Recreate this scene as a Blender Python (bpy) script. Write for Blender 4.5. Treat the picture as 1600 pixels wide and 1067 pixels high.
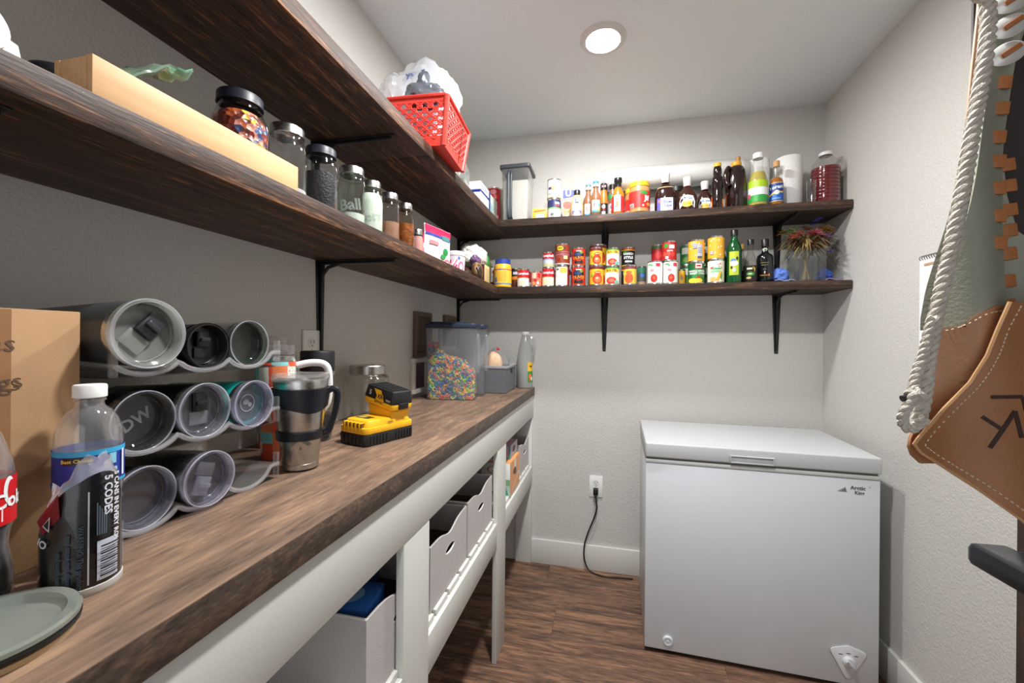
import bpy, bmesh, math, random
from math import sin, cos, pi, radians
from mathutils import Vector, Matrix, noise

random.seed(7)
sc = bpy.context.scene
for o in list(bpy.data.objects):
    bpy.data.objects.remove(o)
COL = sc.collection

# ------------------------------------------------------------------ camera
F = 644.2                                  # focal length in pixels of the 1600 px wide frame
YAW, ROLL, EYE = radians(13.2), radians(0.5), 1.2675
fw = Vector((-sin(YAW), cos(YAW), 0))
rt0 = Vector((cos(YAW), sin(YAW), 0))
up0 = Vector((0, 0, 1))
rt = rt0 * cos(ROLL) + up0 * sin(ROLL)
up = -rt0 * sin(ROLL) + up0 * cos(ROLL)
cd = bpy.data.cameras.new('camera')
cd.sensor_width = 36.0
cd.lens = 36.0 * F / 1600.0
cd.shift_y = -2.9 / 1600.0
cd.clip_start = 0.02
co = bpy.data.objects.new('camera', cd)
COL.objects.link(co)
co.matrix_world = Matrix(((rt.x, up.x, -fw.x, 0), (rt.y, up.y, -fw.y, 0), (rt.z, up.z, -fw.z, EYE), (0, 0, 0, 1)))
sc.camera = co

# ------------------------------------------------------------------ world, light strengths, exposure
LAMP_STRENGTH = 355.0                      # emission of the recessed ceiling lamps' diffusers
LAMP_COLOR = (0.995, 0.995, 0.985)
wd = bpy.data.worlds.new('world')
sc.world = wd
wd.use_nodes = True
bg = wd.node_tree.nodes['Background']
bg.inputs[0].default_value = (0.93, 0.96, 1.0, 1)
bg.inputs[1].default_value = 0.55           # daylight of the next room, through the doorway behind the camera
sc.view_settings.view_transform = 'Standard'
sc.view_settings.look = 'None'
sc.view_settings.gamma = 1.0
sc.view_settings.use_curve_mapping = False
sc.view_settings.exposure = 1.48

# ------------------------------------------------------------------ room measures (metres)
XL, XR, YB, YN, ZC = -0.868, 1.03, 2.33, -1.0, 2.446
ZT = 0.9975                                 # countertop
ZL, ZU = 1.541, 1.891                       # shelf tops
SX, SY = -0.565, 2.075                      # shelf fronts: left runs, back runs

# ------------------------------------------------------------------ materials
def lin(c):
    c = c / 255.0
    return c / 12.92 if c <= 0.04045 else ((c + 0.055) / 1.055) ** 2.4
def rgb(c):
    if isinstance(c, str):
        c = tuple(int(c[i:i + 2], 16) for i in (0, 2, 4))
    return (lin(c[0]), lin(c[1]), lin(c[2]), 1.0)
MATS = {}
def newmat(name):
    m = bpy.data.materials.new(name)
    m.use_nodes = True
    return m, m.node_tree.nodes, m.node_tree.links, m.node_tree.nodes['Principled BSDF']
def P(col, rough=0.45, metal=0.0, var=0.06, scale=40.0, bump=0.0, bscale=200.0, coat=0.0, name=None, trans=0.0, spec=0.5):
    """principled material with a little procedural variation"""
    key = (str(col), rough, metal, var, scale, bump, bscale, coat, trans, spec)
    if key in MATS:
        return MATS[key]
    m, N, L, b = newmat(name or 'paint_%s' % (col if isinstance(col, str) else '%d_%d_%d' % tuple(col)))
    c = rgb(col)
    if var > 0:
        tc = N.new('ShaderNodeTexCoord'); nz = N.new('ShaderNodeTexNoise'); mx = N.new('ShaderNodeMix')
        mx.data_type = 'RGBA'
        nz.inputs['Scale'].default_value = scale
        nz.inputs['Detail'].default_value = 3
        L.new(tc.outputs['Object'], nz.inputs['Vector'])
        L.new(nz.outputs['Fac'], mx.inputs[0])
        mx.inputs[6].default_value = tuple(v * (1 - var * 1.6) for v in c[:3]) + (1,)
        mx.inputs[7].default_value = tuple(min(1, v * (1 + var * 1.6)) for v in c[:3]) + (1,)
        L.new(mx.outputs[2], b.inputs['Base Color'])
    else:
        b.inputs['Base Color'].default_value = c
    b.inputs['Roughness'].default_value = rough
    b.inputs['Metallic'].default_value = metal
    b.inputs['Coat Weight'].default_value = coat
    b.inputs['Specular IOR Level'].default_value = spec
    b.inputs['Transmission Weight'].default_value = trans
    if bump > 0:
        tc = N.new('ShaderNodeTexCoord'); nz = N.new('ShaderNodeTexNoise'); bp = N.new('ShaderNodeBump')
        nz.inputs['Scale'].default_value = bscale
        nz.inputs['Detail'].default_value = 4
        L.new(tc.outputs['Object'], nz.inputs['Vector'])
        L.new(nz.outputs['Fac'], bp.inputs['Height'])
        bp.inputs['Strength'].default_value = bump
        bp.inputs['Distance'].default_value = 0.004
        L.new(bp.outputs[0], b.inputs['Normal'])
    MATS[key] = m
    return m
def THIN(col=(255, 255, 255), dens=0.08, gloss=0.9, rough=0.04, haze=0.0, ior=1.45, name='clear_plastic'):
    """thin clear wall: transparent with a fresnel gloss; haze adds a milky diffuse share"""
    key = ('thin', str(col), dens, gloss, rough, haze, ior)
    if key in MATS:
        return MATS[key]
    m, N, L, b = newmat(name)
    N.remove(b)
    out = N['Material Output']
    c = rgb(col)
    tr = N.new('ShaderNodeBsdfTransparent')
    tr.inputs[0].default_value = tuple(1 - dens * 2 * (1 - v) - dens * .25 for v in c[:3]) + (1,)
    gl = N.new('ShaderNodeBsdfGlossy'); gl.inputs['Roughness'].default_value = rough
    gl.inputs[0].default_value = (gloss, gloss, gloss, 1)
    df = N.new('ShaderNodeBsdfDiffuse'); df.inputs[0].default_value = c
    tl = N.new('ShaderNodeBsdfTranslucent'); tl.inputs[0].default_value = c
    ad = N.new('ShaderNodeMixShader'); ad.inputs[0].default_value = 0.5
    L.new(df.outputs[0], ad.inputs[1]); L.new(tl.outputs[0], ad.inputs[2])
    h = N.new('ShaderNodeMixShader'); h.inputs[0].default_value = haze
    L.new(tr.outputs[0], h.inputs[1]); L.new(ad.outputs[0], h.inputs[2])
    f0 = ((ior - 1) / (ior + 1)) ** 2
    lw = N.new('ShaderNodeLayerWeight'); lw.inputs[0].default_value = 0.5
    pw = N.new('ShaderNodeMath'); pw.operation = 'POWER'; pw.inputs[1].default_value = 2.6
    fr = N.new('ShaderNodeMath'); fr.operation = 'MULTIPLY_ADD'; fr.inputs[1].default_value = 0.85 - f0; fr.inputs[2].default_value = f0
    L.new(lw.outputs['Facing'], pw.inputs[0]); L.new(pw.outputs[0], fr.inputs[0])
    mx = N.new('ShaderNodeMixShader')
    L.new(fr.outputs[0], mx.inputs[0]); L.new(h.outputs[0], mx.inputs[1]); L.new(gl.outputs[0], mx.inputs[2])
    L.new(mx.outputs[0], out.inputs[0])
    MATS[key] = m
    return m
def EMIT(col, s, name):
    m, N, L, b = newmat(name)
    b.inputs['Base Color'].default_value = (1, 1, 1, 1)
    b.inputs['Emission Color'].default_value = tuple(col) + (1,)
    b.inputs['Emission Strength'].default_value = s
    return m
def WOOD(name, dark, mid, light, along='Y', stretch=9.0, scale=9.0, rough=0.55, fine=1.0, bump=0.25, per_object=False, light_pos=0.72, dark_pos=0.30, knots=False):
    m, N, L, b = newmat(name)
    tc = N.new('ShaderNodeTexCoord'); mp = N.new('ShaderNodeMapping')
    L.new(tc.outputs['Object'], mp.inputs[0])
    src = mp.outputs[0]
    if per_object:
        oi = N.new('ShaderNodeObjectInfo'); ad = N.new('ShaderNodeVectorMath'); ad.operation = 'ADD'
        sc_ = N.new('ShaderNodeVectorMath'); sc_.operation = 'SCALE'; sc_.inputs[3].default_value = 37.0
        cb = N.new('ShaderNodeCombineXYZ')
        for i in range(3):
            L.new(oi.outputs['Random'], cb.inputs[i])
        L.new(cb.outputs[0], sc_.inputs[0]); L.new(sc_.outputs[0], ad.inputs[1]); L.new(tc.outputs['Object'], ad.inputs[0])
        L.new(ad.outputs[0], mp.inputs[0])
    s = [1.0, 1.0, 1.0]
    s['XYZ'.index(along)] = 1.0 / stretch
    mp.inputs['Scale'].default_value = [v * scale for v in s]
    n1 = N.new('ShaderNodeTexNoise'); n1.inputs['Scale'].default_value = 1.6; n1.inputs['Detail'].default_value = 8
    n1.inputs['Roughness'].default_value = 0.66; n1.inputs['Distortion'].default_value = 1.4
    L.new(src, n1.inputs['Vector'])
    n2 = N.new('ShaderNodeTexNoise'); n2.inputs['Scale'].default_value = 14.0 * fine; n2.inputs['Detail'].default_value = 5
    L.new(src, n2.inputs['Vector'])
    mx = N.new('ShaderNodeMix'); mx.data_type = 'FLOAT'; mx.inputs[0].default_value = 0.34
    L.new(n1.outputs['Fac'], mx.inputs[2]); L.new(n2.outputs['Fac'], mx.inputs[3])
    r = N.new('ShaderNodeValToRGB')
    r.color_ramp.elements[0].position = dark_pos; r.color_ramp.elements[0].color = rgb(dark)
    r.color_ramp.elements[1].position = light_pos; r.color_ramp.elements[1].color = rgb(light)
    e = r.color_ramp.elements.new((dark_pos + light_pos) / 2); e.color = rgb(mid)
    L.new(mx.outputs[0], r.inputs[0])
    L.new(r.outputs[0], b.inputs['Base Color'])
    b.inputs['Roughness'].default_value = rough
    b.inputs['Specular IOR Level'].default_value = 0.35
    bp = N.new('ShaderNodeBump'); bp.inputs['Strength'].default_value = bump; bp.inputs['Distance'].default_value = 0.003
    L.new(mx.outputs[0], bp.inputs['Height']); L.new(bp.outputs[0], b.inputs['Normal'])
    return m
def WALLMAT(name, col, bump, scale):
    m, N, L, b = newmat(name)
    tc = N.new('ShaderNodeTexCoord')
    n1 = N.new('ShaderNodeTexNoise'); n1.inputs['Scale'].default_value = scale; n1.inputs['Detail'].default_value = 3
    n1.inputs['Roughness'].default_value = 0.5
    L.new(tc.outputs['Object'], n1.inputs['Vector'])
    rp = N.new('ShaderNodeValToRGB'); rp.color_ramp.elements[0].position = 0.42; rp.color_ramp.elements[1].position = 0.60
    L.new(n1.outputs['Fac'], rp.inputs[0])
    bp = N.new('ShaderNodeBump'); bp.inputs['Strength'].default_value = bump; bp.inputs['Distance'].default_value = 0.003
    L.new(rp.outputs[0], bp.inputs['Height']); L.new(bp.outputs[0], b.inputs['Normal'])
    b.inputs['Base Color'].default_value = rgb(col)
    b.inputs['Roughness'].default_value = 0.62
    b.inputs['Specular IOR Level'].default_value = 0.3
    return m
def STEEL(name='brushed_steel', col=(190, 188, 184), rough=0.28):
    key = ('steel', name)
    if key in MATS: return MATS[key]
    m, N, L, b = newmat(name)
    b.inputs['Base Color'].default_value = rgb(col); b.inputs['Metallic'].default_value = 1.0
    tc = N.new('ShaderNodeTexCoord'); mp = N.new('ShaderNodeMapping'); nz = N.new('ShaderNodeTexNoise')
    mp.inputs['Scale'].default_value = (20, 20, 900)
    L.new(tc.outputs['Object'], mp.inputs[0]); L.new(mp.outputs[0], nz.inputs['Vector'])
    mr = N.new('ShaderNodeMapRange'); mr.inputs[3].default_value = rough - .1; mr.inputs[4].default_value = rough + .12
    L.new(nz.outputs['Fac'], mr.inputs[0]); L.new(mr.outputs[0], b.inputs['Roughness'])
    MATS[key] = m
    return m
M_WALL = WALLMAT('wall_orange_peel', (203, 201, 196), 0.30, 150)
M_CEIL = WALLMAT('ceiling_paint', (234, 239, 240), 0.3, 130)
M_TRIM = P((214, 213, 208), 0.4, var=0.01, name='trim_paint')
M_CABINET = P((212, 212, 206), 0.42, var=0.01, bump=0.05, bscale=120, name='cabinet_paint')
M_SHELF = WOOD('stained_plank_y', (28, 18, 13), (74, 53, 42), (182, 122, 74), 'Y', 13, 24, 0.55, light_pos=0.70, dark_pos=0.38, bump=0.5)
M_SHELFX = WOOD('stained_plank_x', (30, 21, 17), (68, 52, 43), (138, 100, 71), 'X', 13, 24, 0.55, light_pos=0.72, dark_pos=0.38, bump=0.5)
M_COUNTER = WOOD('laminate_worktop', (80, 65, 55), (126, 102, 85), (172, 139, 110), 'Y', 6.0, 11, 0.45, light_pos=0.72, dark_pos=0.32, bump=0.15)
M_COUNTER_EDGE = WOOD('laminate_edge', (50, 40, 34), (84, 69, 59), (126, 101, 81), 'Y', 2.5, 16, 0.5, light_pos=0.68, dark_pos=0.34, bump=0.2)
M_FLOOR = WOOD('vinyl_plank', (56, 43, 36), (114, 86, 70), (166, 125, 95), 'X', 10, 15, 0.5, per_object=True, light_pos=0.66, dark_pos=0.36, bump=0.3)
M_BAMBOO = WOOD('bamboo', (206, 158, 108), (222, 176, 126), (236, 196, 150), 'Y', 14, 9, 0.5, light_pos=0.7, dark_pos=0.3, bump=0.08)
M_STEEL = STEEL()
M_TIN = STEEL('tin', (200, 200, 198), 0.25)
M_BLACKMETAL = P((22, 22, 23), 0.4, var=0.05, name='black_iron')
M_GLASS = THIN((240, 246, 246), 0.10, name='clear_glass')
M_CLEAR = THIN((250, 250, 252), 0.06, gloss=1.0, haze=0.10, name='clear_acrylic')
M_WHITE = P((236, 236, 234), 0.35, var=0.01, name='white_plastic')
M_BLACK = P((18, 18, 20), 0.38, var=0.05, name='black_plastic')

# ------------------------------------------------------------------ mesh builder
class MB:
    def __init__(s, mat=None):
        s.v, s.f, s.mi, s.mats, s.m, s.sm = [], [], [], [], 0, []
        if mat: s.use(mat)
    def use(s, mat):
        if mat not in s.mats: s.mats.append(mat)
        s.m = s.mats.index(mat)
        return s
    def add(s, vs, fs, smooth=True, M=None):
        n = len(s.v)
        for p in vs:
            p = Vector(p)
            s.v.append(M @ p if M else p)
        for f in fs:
            s.f.append([i + n for i in f]); s.mi.append(s.m); s.sm.append(smooth)
        return s
    def box(s, x0, x1, y0, y1, z0, z1, M=None):
        vs = [(x, y, z) for z in (z0, z1) for y in (y0, y1) for x in (x0, x1)]
        return s.add(vs, [(0, 2, 3, 1), (4, 5, 7, 6), (0, 1, 5, 4), (2, 6, 7, 3), (0, 4, 6, 2), (1, 3, 7, 5)], False, M)
    def rbox(s, x0, x1, y0, y1, z0, z1, r=0.006, n=4, M=None, top_scale=1.0, rz=0.0):
        """box with rounded vertical corners, optional taper and rounded top/bottom rims"""
        cx, cy, hx, hy = (x0 + x1) / 2, (y0 + y1) / 2, (x1 - x0) / 2, (y1 - y0) / 2
        def ring(hx, hy, r):
            out = []
            for (qx, qy, a0) in ((1, 1, 0), (-1, 1, pi / 2), (-1, -1, pi), (1, -1, 1.5 * pi)):
                for i in range(n + 1):
                    a = a0 + pi / 2 * i / n
                    out.append((cx + qx * (hx - r) + r * cos(a), cy + qy * (hy - r) + r * sin(a)))
            return out
        lv = []
        if rz > 0:
            lv.append((z0, rz)); lv.append((z0 + rz * .3, rz * .3)); lv.append((z0 + rz, 0)); lv.append((z1 - rz, 0)); lv.append((z1 - rz * .3, rz * .3)); lv.append((z1, rz))
        else:
            lv = [(z0, 0), (z1, 0)]
        vs, fs, k = [], [], 4 * (n + 1)
        for (z, ins) in lv:
            t = (z - z0) / (z1 - z0); sc_ = 1 + (top_scale - 1) * t
            rr = max(r - ins, 0.0005)
            for (x, y) in ring(hx * sc_ - ins, hy * sc_ - ins, rr):
                vs.append((x, y, z))
        for j in range(len(lv) - 1):
            for i in range(k):
                i2 = (i + 1) % k
                fs.append((j * k + i, j * k + i2, (j + 1) * k + i2, (j + 1) * k + i))
        fs.append(tuple(reversed(range(k)))); fs.append(tuple(range((len(lv) - 1) * k, len(lv) * k)))
        return s.add(vs, fs, True, M)
    def lathe(s, prof, n=24, c=(0, 0, 0), M=None, sx=1.0, sy=1.0, closed=False):
        vs, fs, rows = [], [], []
        for (r, z) in prof:
            if r < 1e-6:
                rows.append([len(vs)]); vs.append((c[0], c[1], c[2] + z))
            else:
                rows.append(list(range(len(vs), len(vs) + n)))
                for i in range(n):
                    a = 2 * pi * i / n
                    vs.append((c[0] + r * sx * cos(a), c[1] + r * sy * sin(a), c[2] + z))
        pairs = list(zip(rows, rows[1:]))
        if closed: pairs.append((rows[-1], rows[0]))
        for a, b in pairs:
            for i in range(n):
                j = (i + 1) % n
                if len(a) == 1 and len(b) == 1: continue
                if len(a) == 1: fs.append((a[0], b[j], b[i]))
                elif len(b) == 1: fs.append((a[i], a[j], b[0]))
                else: fs.append((a[i], a[j], b[j], b[i]))
        return s.add(vs, fs, True, M)
    def tube(s, pts, r, n=8, closed=False, M=None, flat=1.0):
        pts = [Vector(p) for p in pts]
        k = len(pts)
        rr = r if isinstance(r, (list, tuple)) else [r] * k
        vs, fs = [], []
        prev = None
        for i, p in enumerate(pts):
            a = pts[i - 1] if (i > 0 or closed) else p
            b = pts[(i + 1) % k] if (i < k - 1 or closed) else p
            t = (b - a).normalized() if (b - a).length > 1e-9 else Vector((0, 0, 1))
            if prev is None:
                u = t.cross(Vector((0, 0, 1)))
                if u.length < 1e-3: u = t.cross(Vector((1, 0, 0)))
            else:
                u = prev - t * prev.dot(t)
            u.normalize(); prev = u
            w = t.cross(u)
            for j in range(n):
                q = 2 * pi * j / n
                vs.append(p + (u * cos(q) + w * sin(q) * flat) * rr[i])
        for i in range(k if closed else k - 1):
            for j in range(n):
                a, b = i * n, ((i + 1) % k) * n
                fs.append((a + j, a + (j + 1) % n, b + (j + 1) % n, b + j))
        if not closed:
            fs.append(tuple(reversed(range(n)))); fs.append(tuple(range((k - 1) * n, k * n)))
        return s.add(vs, fs, True, M)
    def prism(s, poly, z0, z1, M=None, smooth=False):
        n = len(poly)
        vs = [(x, y, z0) for x, y in poly] + [(x, y, z1) for x, y in poly]
        fs = [tuple(reversed(range(n))), tuple(range(n, 2 * n))] + [(i, (i + 1) % n, n + (i + 1) % n, n + i) for i in range(n)]
        return s.add(vs, fs, smooth, M)
    def sheet(s, grid, th, M=None, axis=None):
        """grid of points (rows of equal length) thickened by th"""
        R, C = len(grid), len(grid[0])
        g = [[Vector(p) for p in row] for row in grid]
        nr = [[None] * C for _ in range(R)]
        for i in range(R):
            for j in range(C):
                if axis: nr[i][j] = Vector(axis); continue
                du = g[i][min(j + 1, C - 1)] - g[i][max(j - 1, 0)]
                dv = g[min(i + 1, R - 1)][j] - g[max(i - 1, 0)][j]
                q = du.cross(dv)
                nr[i][j] = q.normalized() if q.length > 1e-9 else Vector((0, 0, 1))
        vs = [g[i][j] + nr[i][j] * th / 2 for i in range(R) for j in range(C)] + [g[i][j] - nr[i][j] * th / 2 for i in range(R) for j in range(C)]
        o = R * C
        fs = []
        for i in range(R - 1):
            for j in range(C - 1):
                a, b, c, d = i * C + j, i * C + j + 1, (i + 1) * C + j + 1, (i + 1) * C + j
                fs.append((a, b, c, d)); fs.append((o + d, o + c, o + b, o + a))
        for j in range(C - 1):
            fs.append((o + j, o + j + 1, j + 1, j)); k = (R - 1) * C
            fs.append((k + j, k + j + 1, o + k + j + 1, o + k + j))
        for i in range(R - 1):
            a, b = i * C, (i + 1) * C
            fs.append((a, b, o + b, o + a)); a += C - 1; b += C - 1
            fs.append((o + a, o + b, b, a))
        return s.add(vs, fs, True, M)
    def build(s, name, parent=None, bevel=0.0, angle=38, seg=2, loc=None):
        me = bpy.data.meshes.new(name)
        me.from_pydata([tuple(v) for v in s.v], [], s.f)
        for m in s.mats: me.materials.append(m)
        for p, mi, sm in zip(me.polygons, s.mi, s.sm):
            p.material_index = mi; p.use_smooth = sm
        if bevel > 0:
            bm = bmesh.new(); bm.from_mesh(me)
            bmesh.ops.remove_doubles(bm, verts=bm.verts, dist=1e-6)
            es = [e for e in bm.edges if len(e.link_faces) == 2 and e.calc_face_angle(0) > radians(30)]
            bmesh.ops.bevel(bm, geom=es, offset=bevel, segments=seg, profile=0.5, affect='EDGES', clamp_overlap=True)
            for f in bm.faces: f.smooth = True
            bm.to_mesh(me); bm.free()
        me.update()
        me.set_sharp_from_angle(angle=radians(angle))
        o = bpy.data.objects.new(name, me)
        COL.objects.link(o)
        if parent: o.parent = parent
        if loc: o.location = loc
        return o

def tag(o, label=None, cat=None, group=None, kind=None):
    if label: o['label'] = label
    if cat: o['category'] = cat
    if group: o['group'] = group
    if kind: o['kind'] = kind
    return o
def thing(name, label, cat, loc=(0, 0, 0), rz=0.0, group=None, kind=None):
    o = bpy.data.objects.new(name, None)
    o.empty_display_size = 0.03
    COL.objects.link(o)
    o.location = loc; o.rotation_euler = (0, 0, rz)
    return tag(o, label, cat, group, kind)
def struct(o): o['kind'] = 'structure'; return o
def face_cam(x, y, k=1.0):
    return math.atan2(-x, y) * k

# ------------------------------------------------------------------ lettering (flat print, mapped onto the surface it is printed on)
TEXTS = ['Arctic', 'King', 'U', 'Best Choice', '5 CANS IN EVERY ROLL', '5 CODES', 'WARNING: This product', 'may cause gum disease', 'and tooth loss', 'Campbell\'s',
         'OLIVES', 'LARGE', 'RO-TEL', 'RANCH', 'STYLE', 'BEANS', 'BUSH\'S', 'RED', 'PASTE', 'Torani', 'L', 'Blues', 'Hog', 'Sweet Baby', 'RAY\'S', 'WHOLE KERNEL', 'SWEET CORN', 'Libby\'s',
         'Del Monte', 'your', 'DW', 'Ball', 'Kerr', 'XR', '5', '20V', 'DEWALT', 'FAST', 'oo', 'as', 'rings', 'PF', 'Zatarain', 'Jif', 'PURE', 'WIDE', 'FOAM', 'Coca-Cola', 'WATER', 'OIL', 'VINEGAR', 'Enchilada', 'TOMATOES', 'ZIPPER', 'Tony', 'Sugar', 'MIN', 'MAX', 'OFF', 'CORN', 'ICE', 'IO', '22500', 'QUESO', 'SAUCE', 'MUSTARD', 'Mayo', 'RTIC', 'LITE', 'HONEY']
TM = {}
def prebuild_text():
    tmp = []
    for t in sorted(set(TEXTS)):
        for bold in (False, True):
            cu = bpy.data.curves.new('t', 'FONT'); cu.body = t; cu.size = 1.0; cu.align_x = 'CENTER'; cu.align_y = 'CENTER'
            cu.resolution_u = 2; cu.offset = 0.03 if bold else 0.0
            ob = bpy.data.objects.new('t', cu); COL.objects.link(ob); tmp.append((t, bold, ob, cu))
    dg = bpy.context.evaluated_depsgraph_get(); dg.update()
    for t, bold, ob, cu in tmp:
        me = bpy.data.meshes.new_from_object(ob.evaluated_get(dg))
        TM[(t, bold)] = ([(v.co.x, v.co.y) for v in me.vertices], [list(p.vertices) for p in me.polygons])
        bpy.data.meshes.remove(me)
    for t, bold, ob, cu in tmp:
        bpy.data.objects.remove(ob); bpy.data.curves.remove(cu)
prebuild_text()
def cylmap(r, z0, h, sy=1.0, taper=1.0):
    def f(u, v, off):
        q = r * (1 + (taper - 1) * v) + off
        a = -pi / 2 + u
        return Vector((q * cos(a), sy * q * sin(a) if sy != 1.0 else q * sin(a), z0 + v * h))
    return f, h / r
def planemap(o, ux, uz, W, H):
    o, ux, uz = Vector(o), Vector(ux).normalized(), Vector(uz).normalized()
    nn = ux.cross(uz)
    def f(u, v, off): return o + ux * (u * W) + uz * (v * H) + nn * off
    return f, H / W
def prints(mb, items, mp, lay0=0.0004, step=0.00025, du=0.16):
    f, k = mp
    for li, it in enumerate(items):
        off = lay0 + step * li
        kd = it[0]
        mb.use(it[-1] if not isinstance(it[-1], (str, tuple)) else P(it[-1], 0.42, var=0.03, scale=60))
        if kd == 'b':
            n = 32; v0, v1 = it[1], it[2]
            vs = [f(2 * pi * i / n, v, off) for v in (v0, v1) for i in range(n)]
            mb.add(vs, [(i, (i + 1) % n, n + (i + 1) % n, n + i) for i in range(n)])
        elif kd == 'r':
            u0, u1, v0, v1 = it[1:5]
            n = max(1, int(math.ceil(abs(u1 - u0) / du)))
            vs = [f(u0 + (u1 - u0) * i / n, v, off) for v in (v0, v1) for i in range(n + 1)]
            mb.add(vs, [(i, i + 1, n + 2 + i, n + 1 + i) for i in range(n)])
        elif kd == 'e':
            cu, cv, ru, rv = it[1:5]; n = 18
            vs = [f(cu, cv, off)]
            for q in (0.4, 0.72, 1.0):
                vs += [f(cu + ru * q * cos(2 * pi * i / n), cv + rv * q * sin(2 * pi * i / n), off) for i in range(n)]
            fs = [(0, 1 + i, 1 + (i + 1) % n) for i in range(n)]
            for q in range(2):
                a = 1 + q * n
                fs += [(a + i, a + n + i, a + n + (i + 1) % n, a + (i + 1) % n) for i in range(n)]
            mb.add(vs, fs)
        elif kd == 'p':
            pts = it[1]
            cu = sum(p[0] for p in pts) / len(pts); cv = sum(p[1] for p in pts) / len(pts)
            n = len(pts)
            vs = [f(cu, cv, off)] + [f(cu + (p[0] - cu) * .5, cv + (p[1] - cv) * .5, off) for p in pts] + [f(p[0], p[1], off) for p in pts]
            fs = [(0, 1 + i, 1 + (i + 1) % n) for i in range(n)] + [(1 + i, 1 + n + i, 1 + n + (i + 1) % n, 1 + (i + 1) % n) for i in range(n)]
            mb.add(vs, fs)
        elif kd in 'tn':
            t, cu, cv, size = it[1:5]
            rot = it[5] if len(it) > 6 else 0.0
            V, Fc = TM[(t, kd == 't')]
            c_, s_ = cos(rot), sin(rot)
            vs = []
            for (x, y) in V:
                x, y = x * size, y * size
                x, y = x * c_ - y * s_, x * s_ + y * c_
                vs.append(f(cu + x * k, cv + y, off))
            mb.add(vs, Fc)
    return mb

# ================================================================== THE ROOM
floor = MB(P((40, 30, 25), 0.8, name='floor_underlay')).box(XL - .1, XR + .1, YN, YB + .1, -0.06, -0.012).build('floor')
struct(floor)
rows = [2.33, 2.17, 1.962, 1.754, 1.546, 1.338, 1.13, 0.922, 0.714, 0.506, 0.298, 0.09, -0.118, -0.326, -0.534, -0.742, -0.95]
def plank_mesh(L_, W_):
    mb = MB(M_FLOOR); b = 0.0018
    vs = [(-L_ / 2, -W_ / 2, -.012), (L_ / 2, -W_ / 2, -.012), (L_ / 2, W_ / 2, -.012), (-L_ / 2, W_ / 2, -.012),
          (-L_ / 2, -W_ / 2, -b), (L_ / 2, -W_ / 2, -b), (L_ / 2, W_ / 2, -b), (-L_ / 2, W_ / 2, -b),
          (-L_ / 2 + b, -W_ / 2 + b, 0), (L_ / 2 - b, -W_ / 2 + b, 0), (L_ / 2 - b, W_ / 2 - b, 0), (-L_ / 2 + b, W_ / 2 - b, 0)]
    fs = [(3, 2, 1, 0), (8, 9, 10, 11)] + [(i, (i + 1) % 4, 4 + (i + 1) % 4, 4 + i) for i in range(4)] + [(4 + i, 4 + (i + 1) % 4, 8 + (i + 1) % 4, 8 + i) for i in range(4)]
    return mb.add(vs, fs, False)
offs = [-.31, .22, -.23, .45, -.6, .1, -.35, .5, -.1, .3, -.5, .05, .4, -.2, .25, -.4]
for i in range(len(rows) - 1):
    y1, y0 = rows[i], rows[i + 1]
    cuts = [XL] + sorted(c for c in (offs[i] - 1.22, offs[i], offs[i] + 1.22) if XL + .05 < c < XR - .05) + [XR]
    for a, b in zip(cuts, cuts[1:]):
        plank_mesh(b - a, y1 - y0).build('plank', floor, loc=((a + b) / 2, (y0 + y1) / 2, 0))

struct(MB(M_CEIL).box(XL - .1, XR + .1, YN, YB + .1, ZC, ZC + .08).build('ceiling'))
struct(MB(M_WALL).box(XL - .1, XL, YN, YB, -.06, ZC).build('wall_left'))
struct(MB(M_WALL).box(XR, XR + .1, YN, YB, -.06, ZC).build('wall_right'))
struct(MB(M_WALL).box(XL - .1, XR + .1, YB, YB + .1, -.06, ZC).build('wall_back'))
nw = MB(M_WALL)  # unseen wall with a door opening, added to block most of the world light
for bx_ in ((XL - .1, -.40, 0, ZC), (.72, XR + .1, 0, ZC), (-.40, .72, 2.08, ZC)): nw.box(bx_[0], bx_[1], YN - .1, YN, bx_[2], bx_[3])
struct(nw.build('wall_front_unseen'))
def baseboard(name, pts):
    mb = MB(M_TRIM); mb.box(*pts); return struct(mb.build(name, bevel=0.0015))
baseboard('baseboard_back', (-.42, XR - .016, YB - .015, YB, 0, .135))
baseboard('baseboard_right', (XR - .015, XR, YN, YB, 0, .135))
baseboard('baseboard_left', (XL, XL + .015, YN, YB - .001, 0, .135))

# recessed ceiling lamps: one in view, its twin just above the frame
def lamp(x, y, label, k):
    M_LAMP = EMIT(LAMP_COLOR, LAMP_STRENGTH * k, 'lamp_diffuser')
    t = thing('ceiling_light', label, 'ceiling light', (x, y, ZC), 0, 'recessed ceiling lights')
    MB(M_TRIM).lathe([(.061, -.006), (.066, -.0105), (.080, -.008), (.0895, -.002), (.0895, 0), (.061, 0)], 48, closed=True).build('trim_ring', t)
    MB(M_LAMP).lathe([(0, -.0125), (.025, -.0118), (.045, -.0092), (.0575, -.006), (.0615, -.0045)], 48).build('diffuser', t)
    return t
lamp(-.032, 1.648, 'round white recessed ceiling light, lit, above the chest freezer', 0.56)
lamp(.0, .84, 'round white recessed ceiling light nearer the doorway, above the frame', 0.92)

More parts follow.
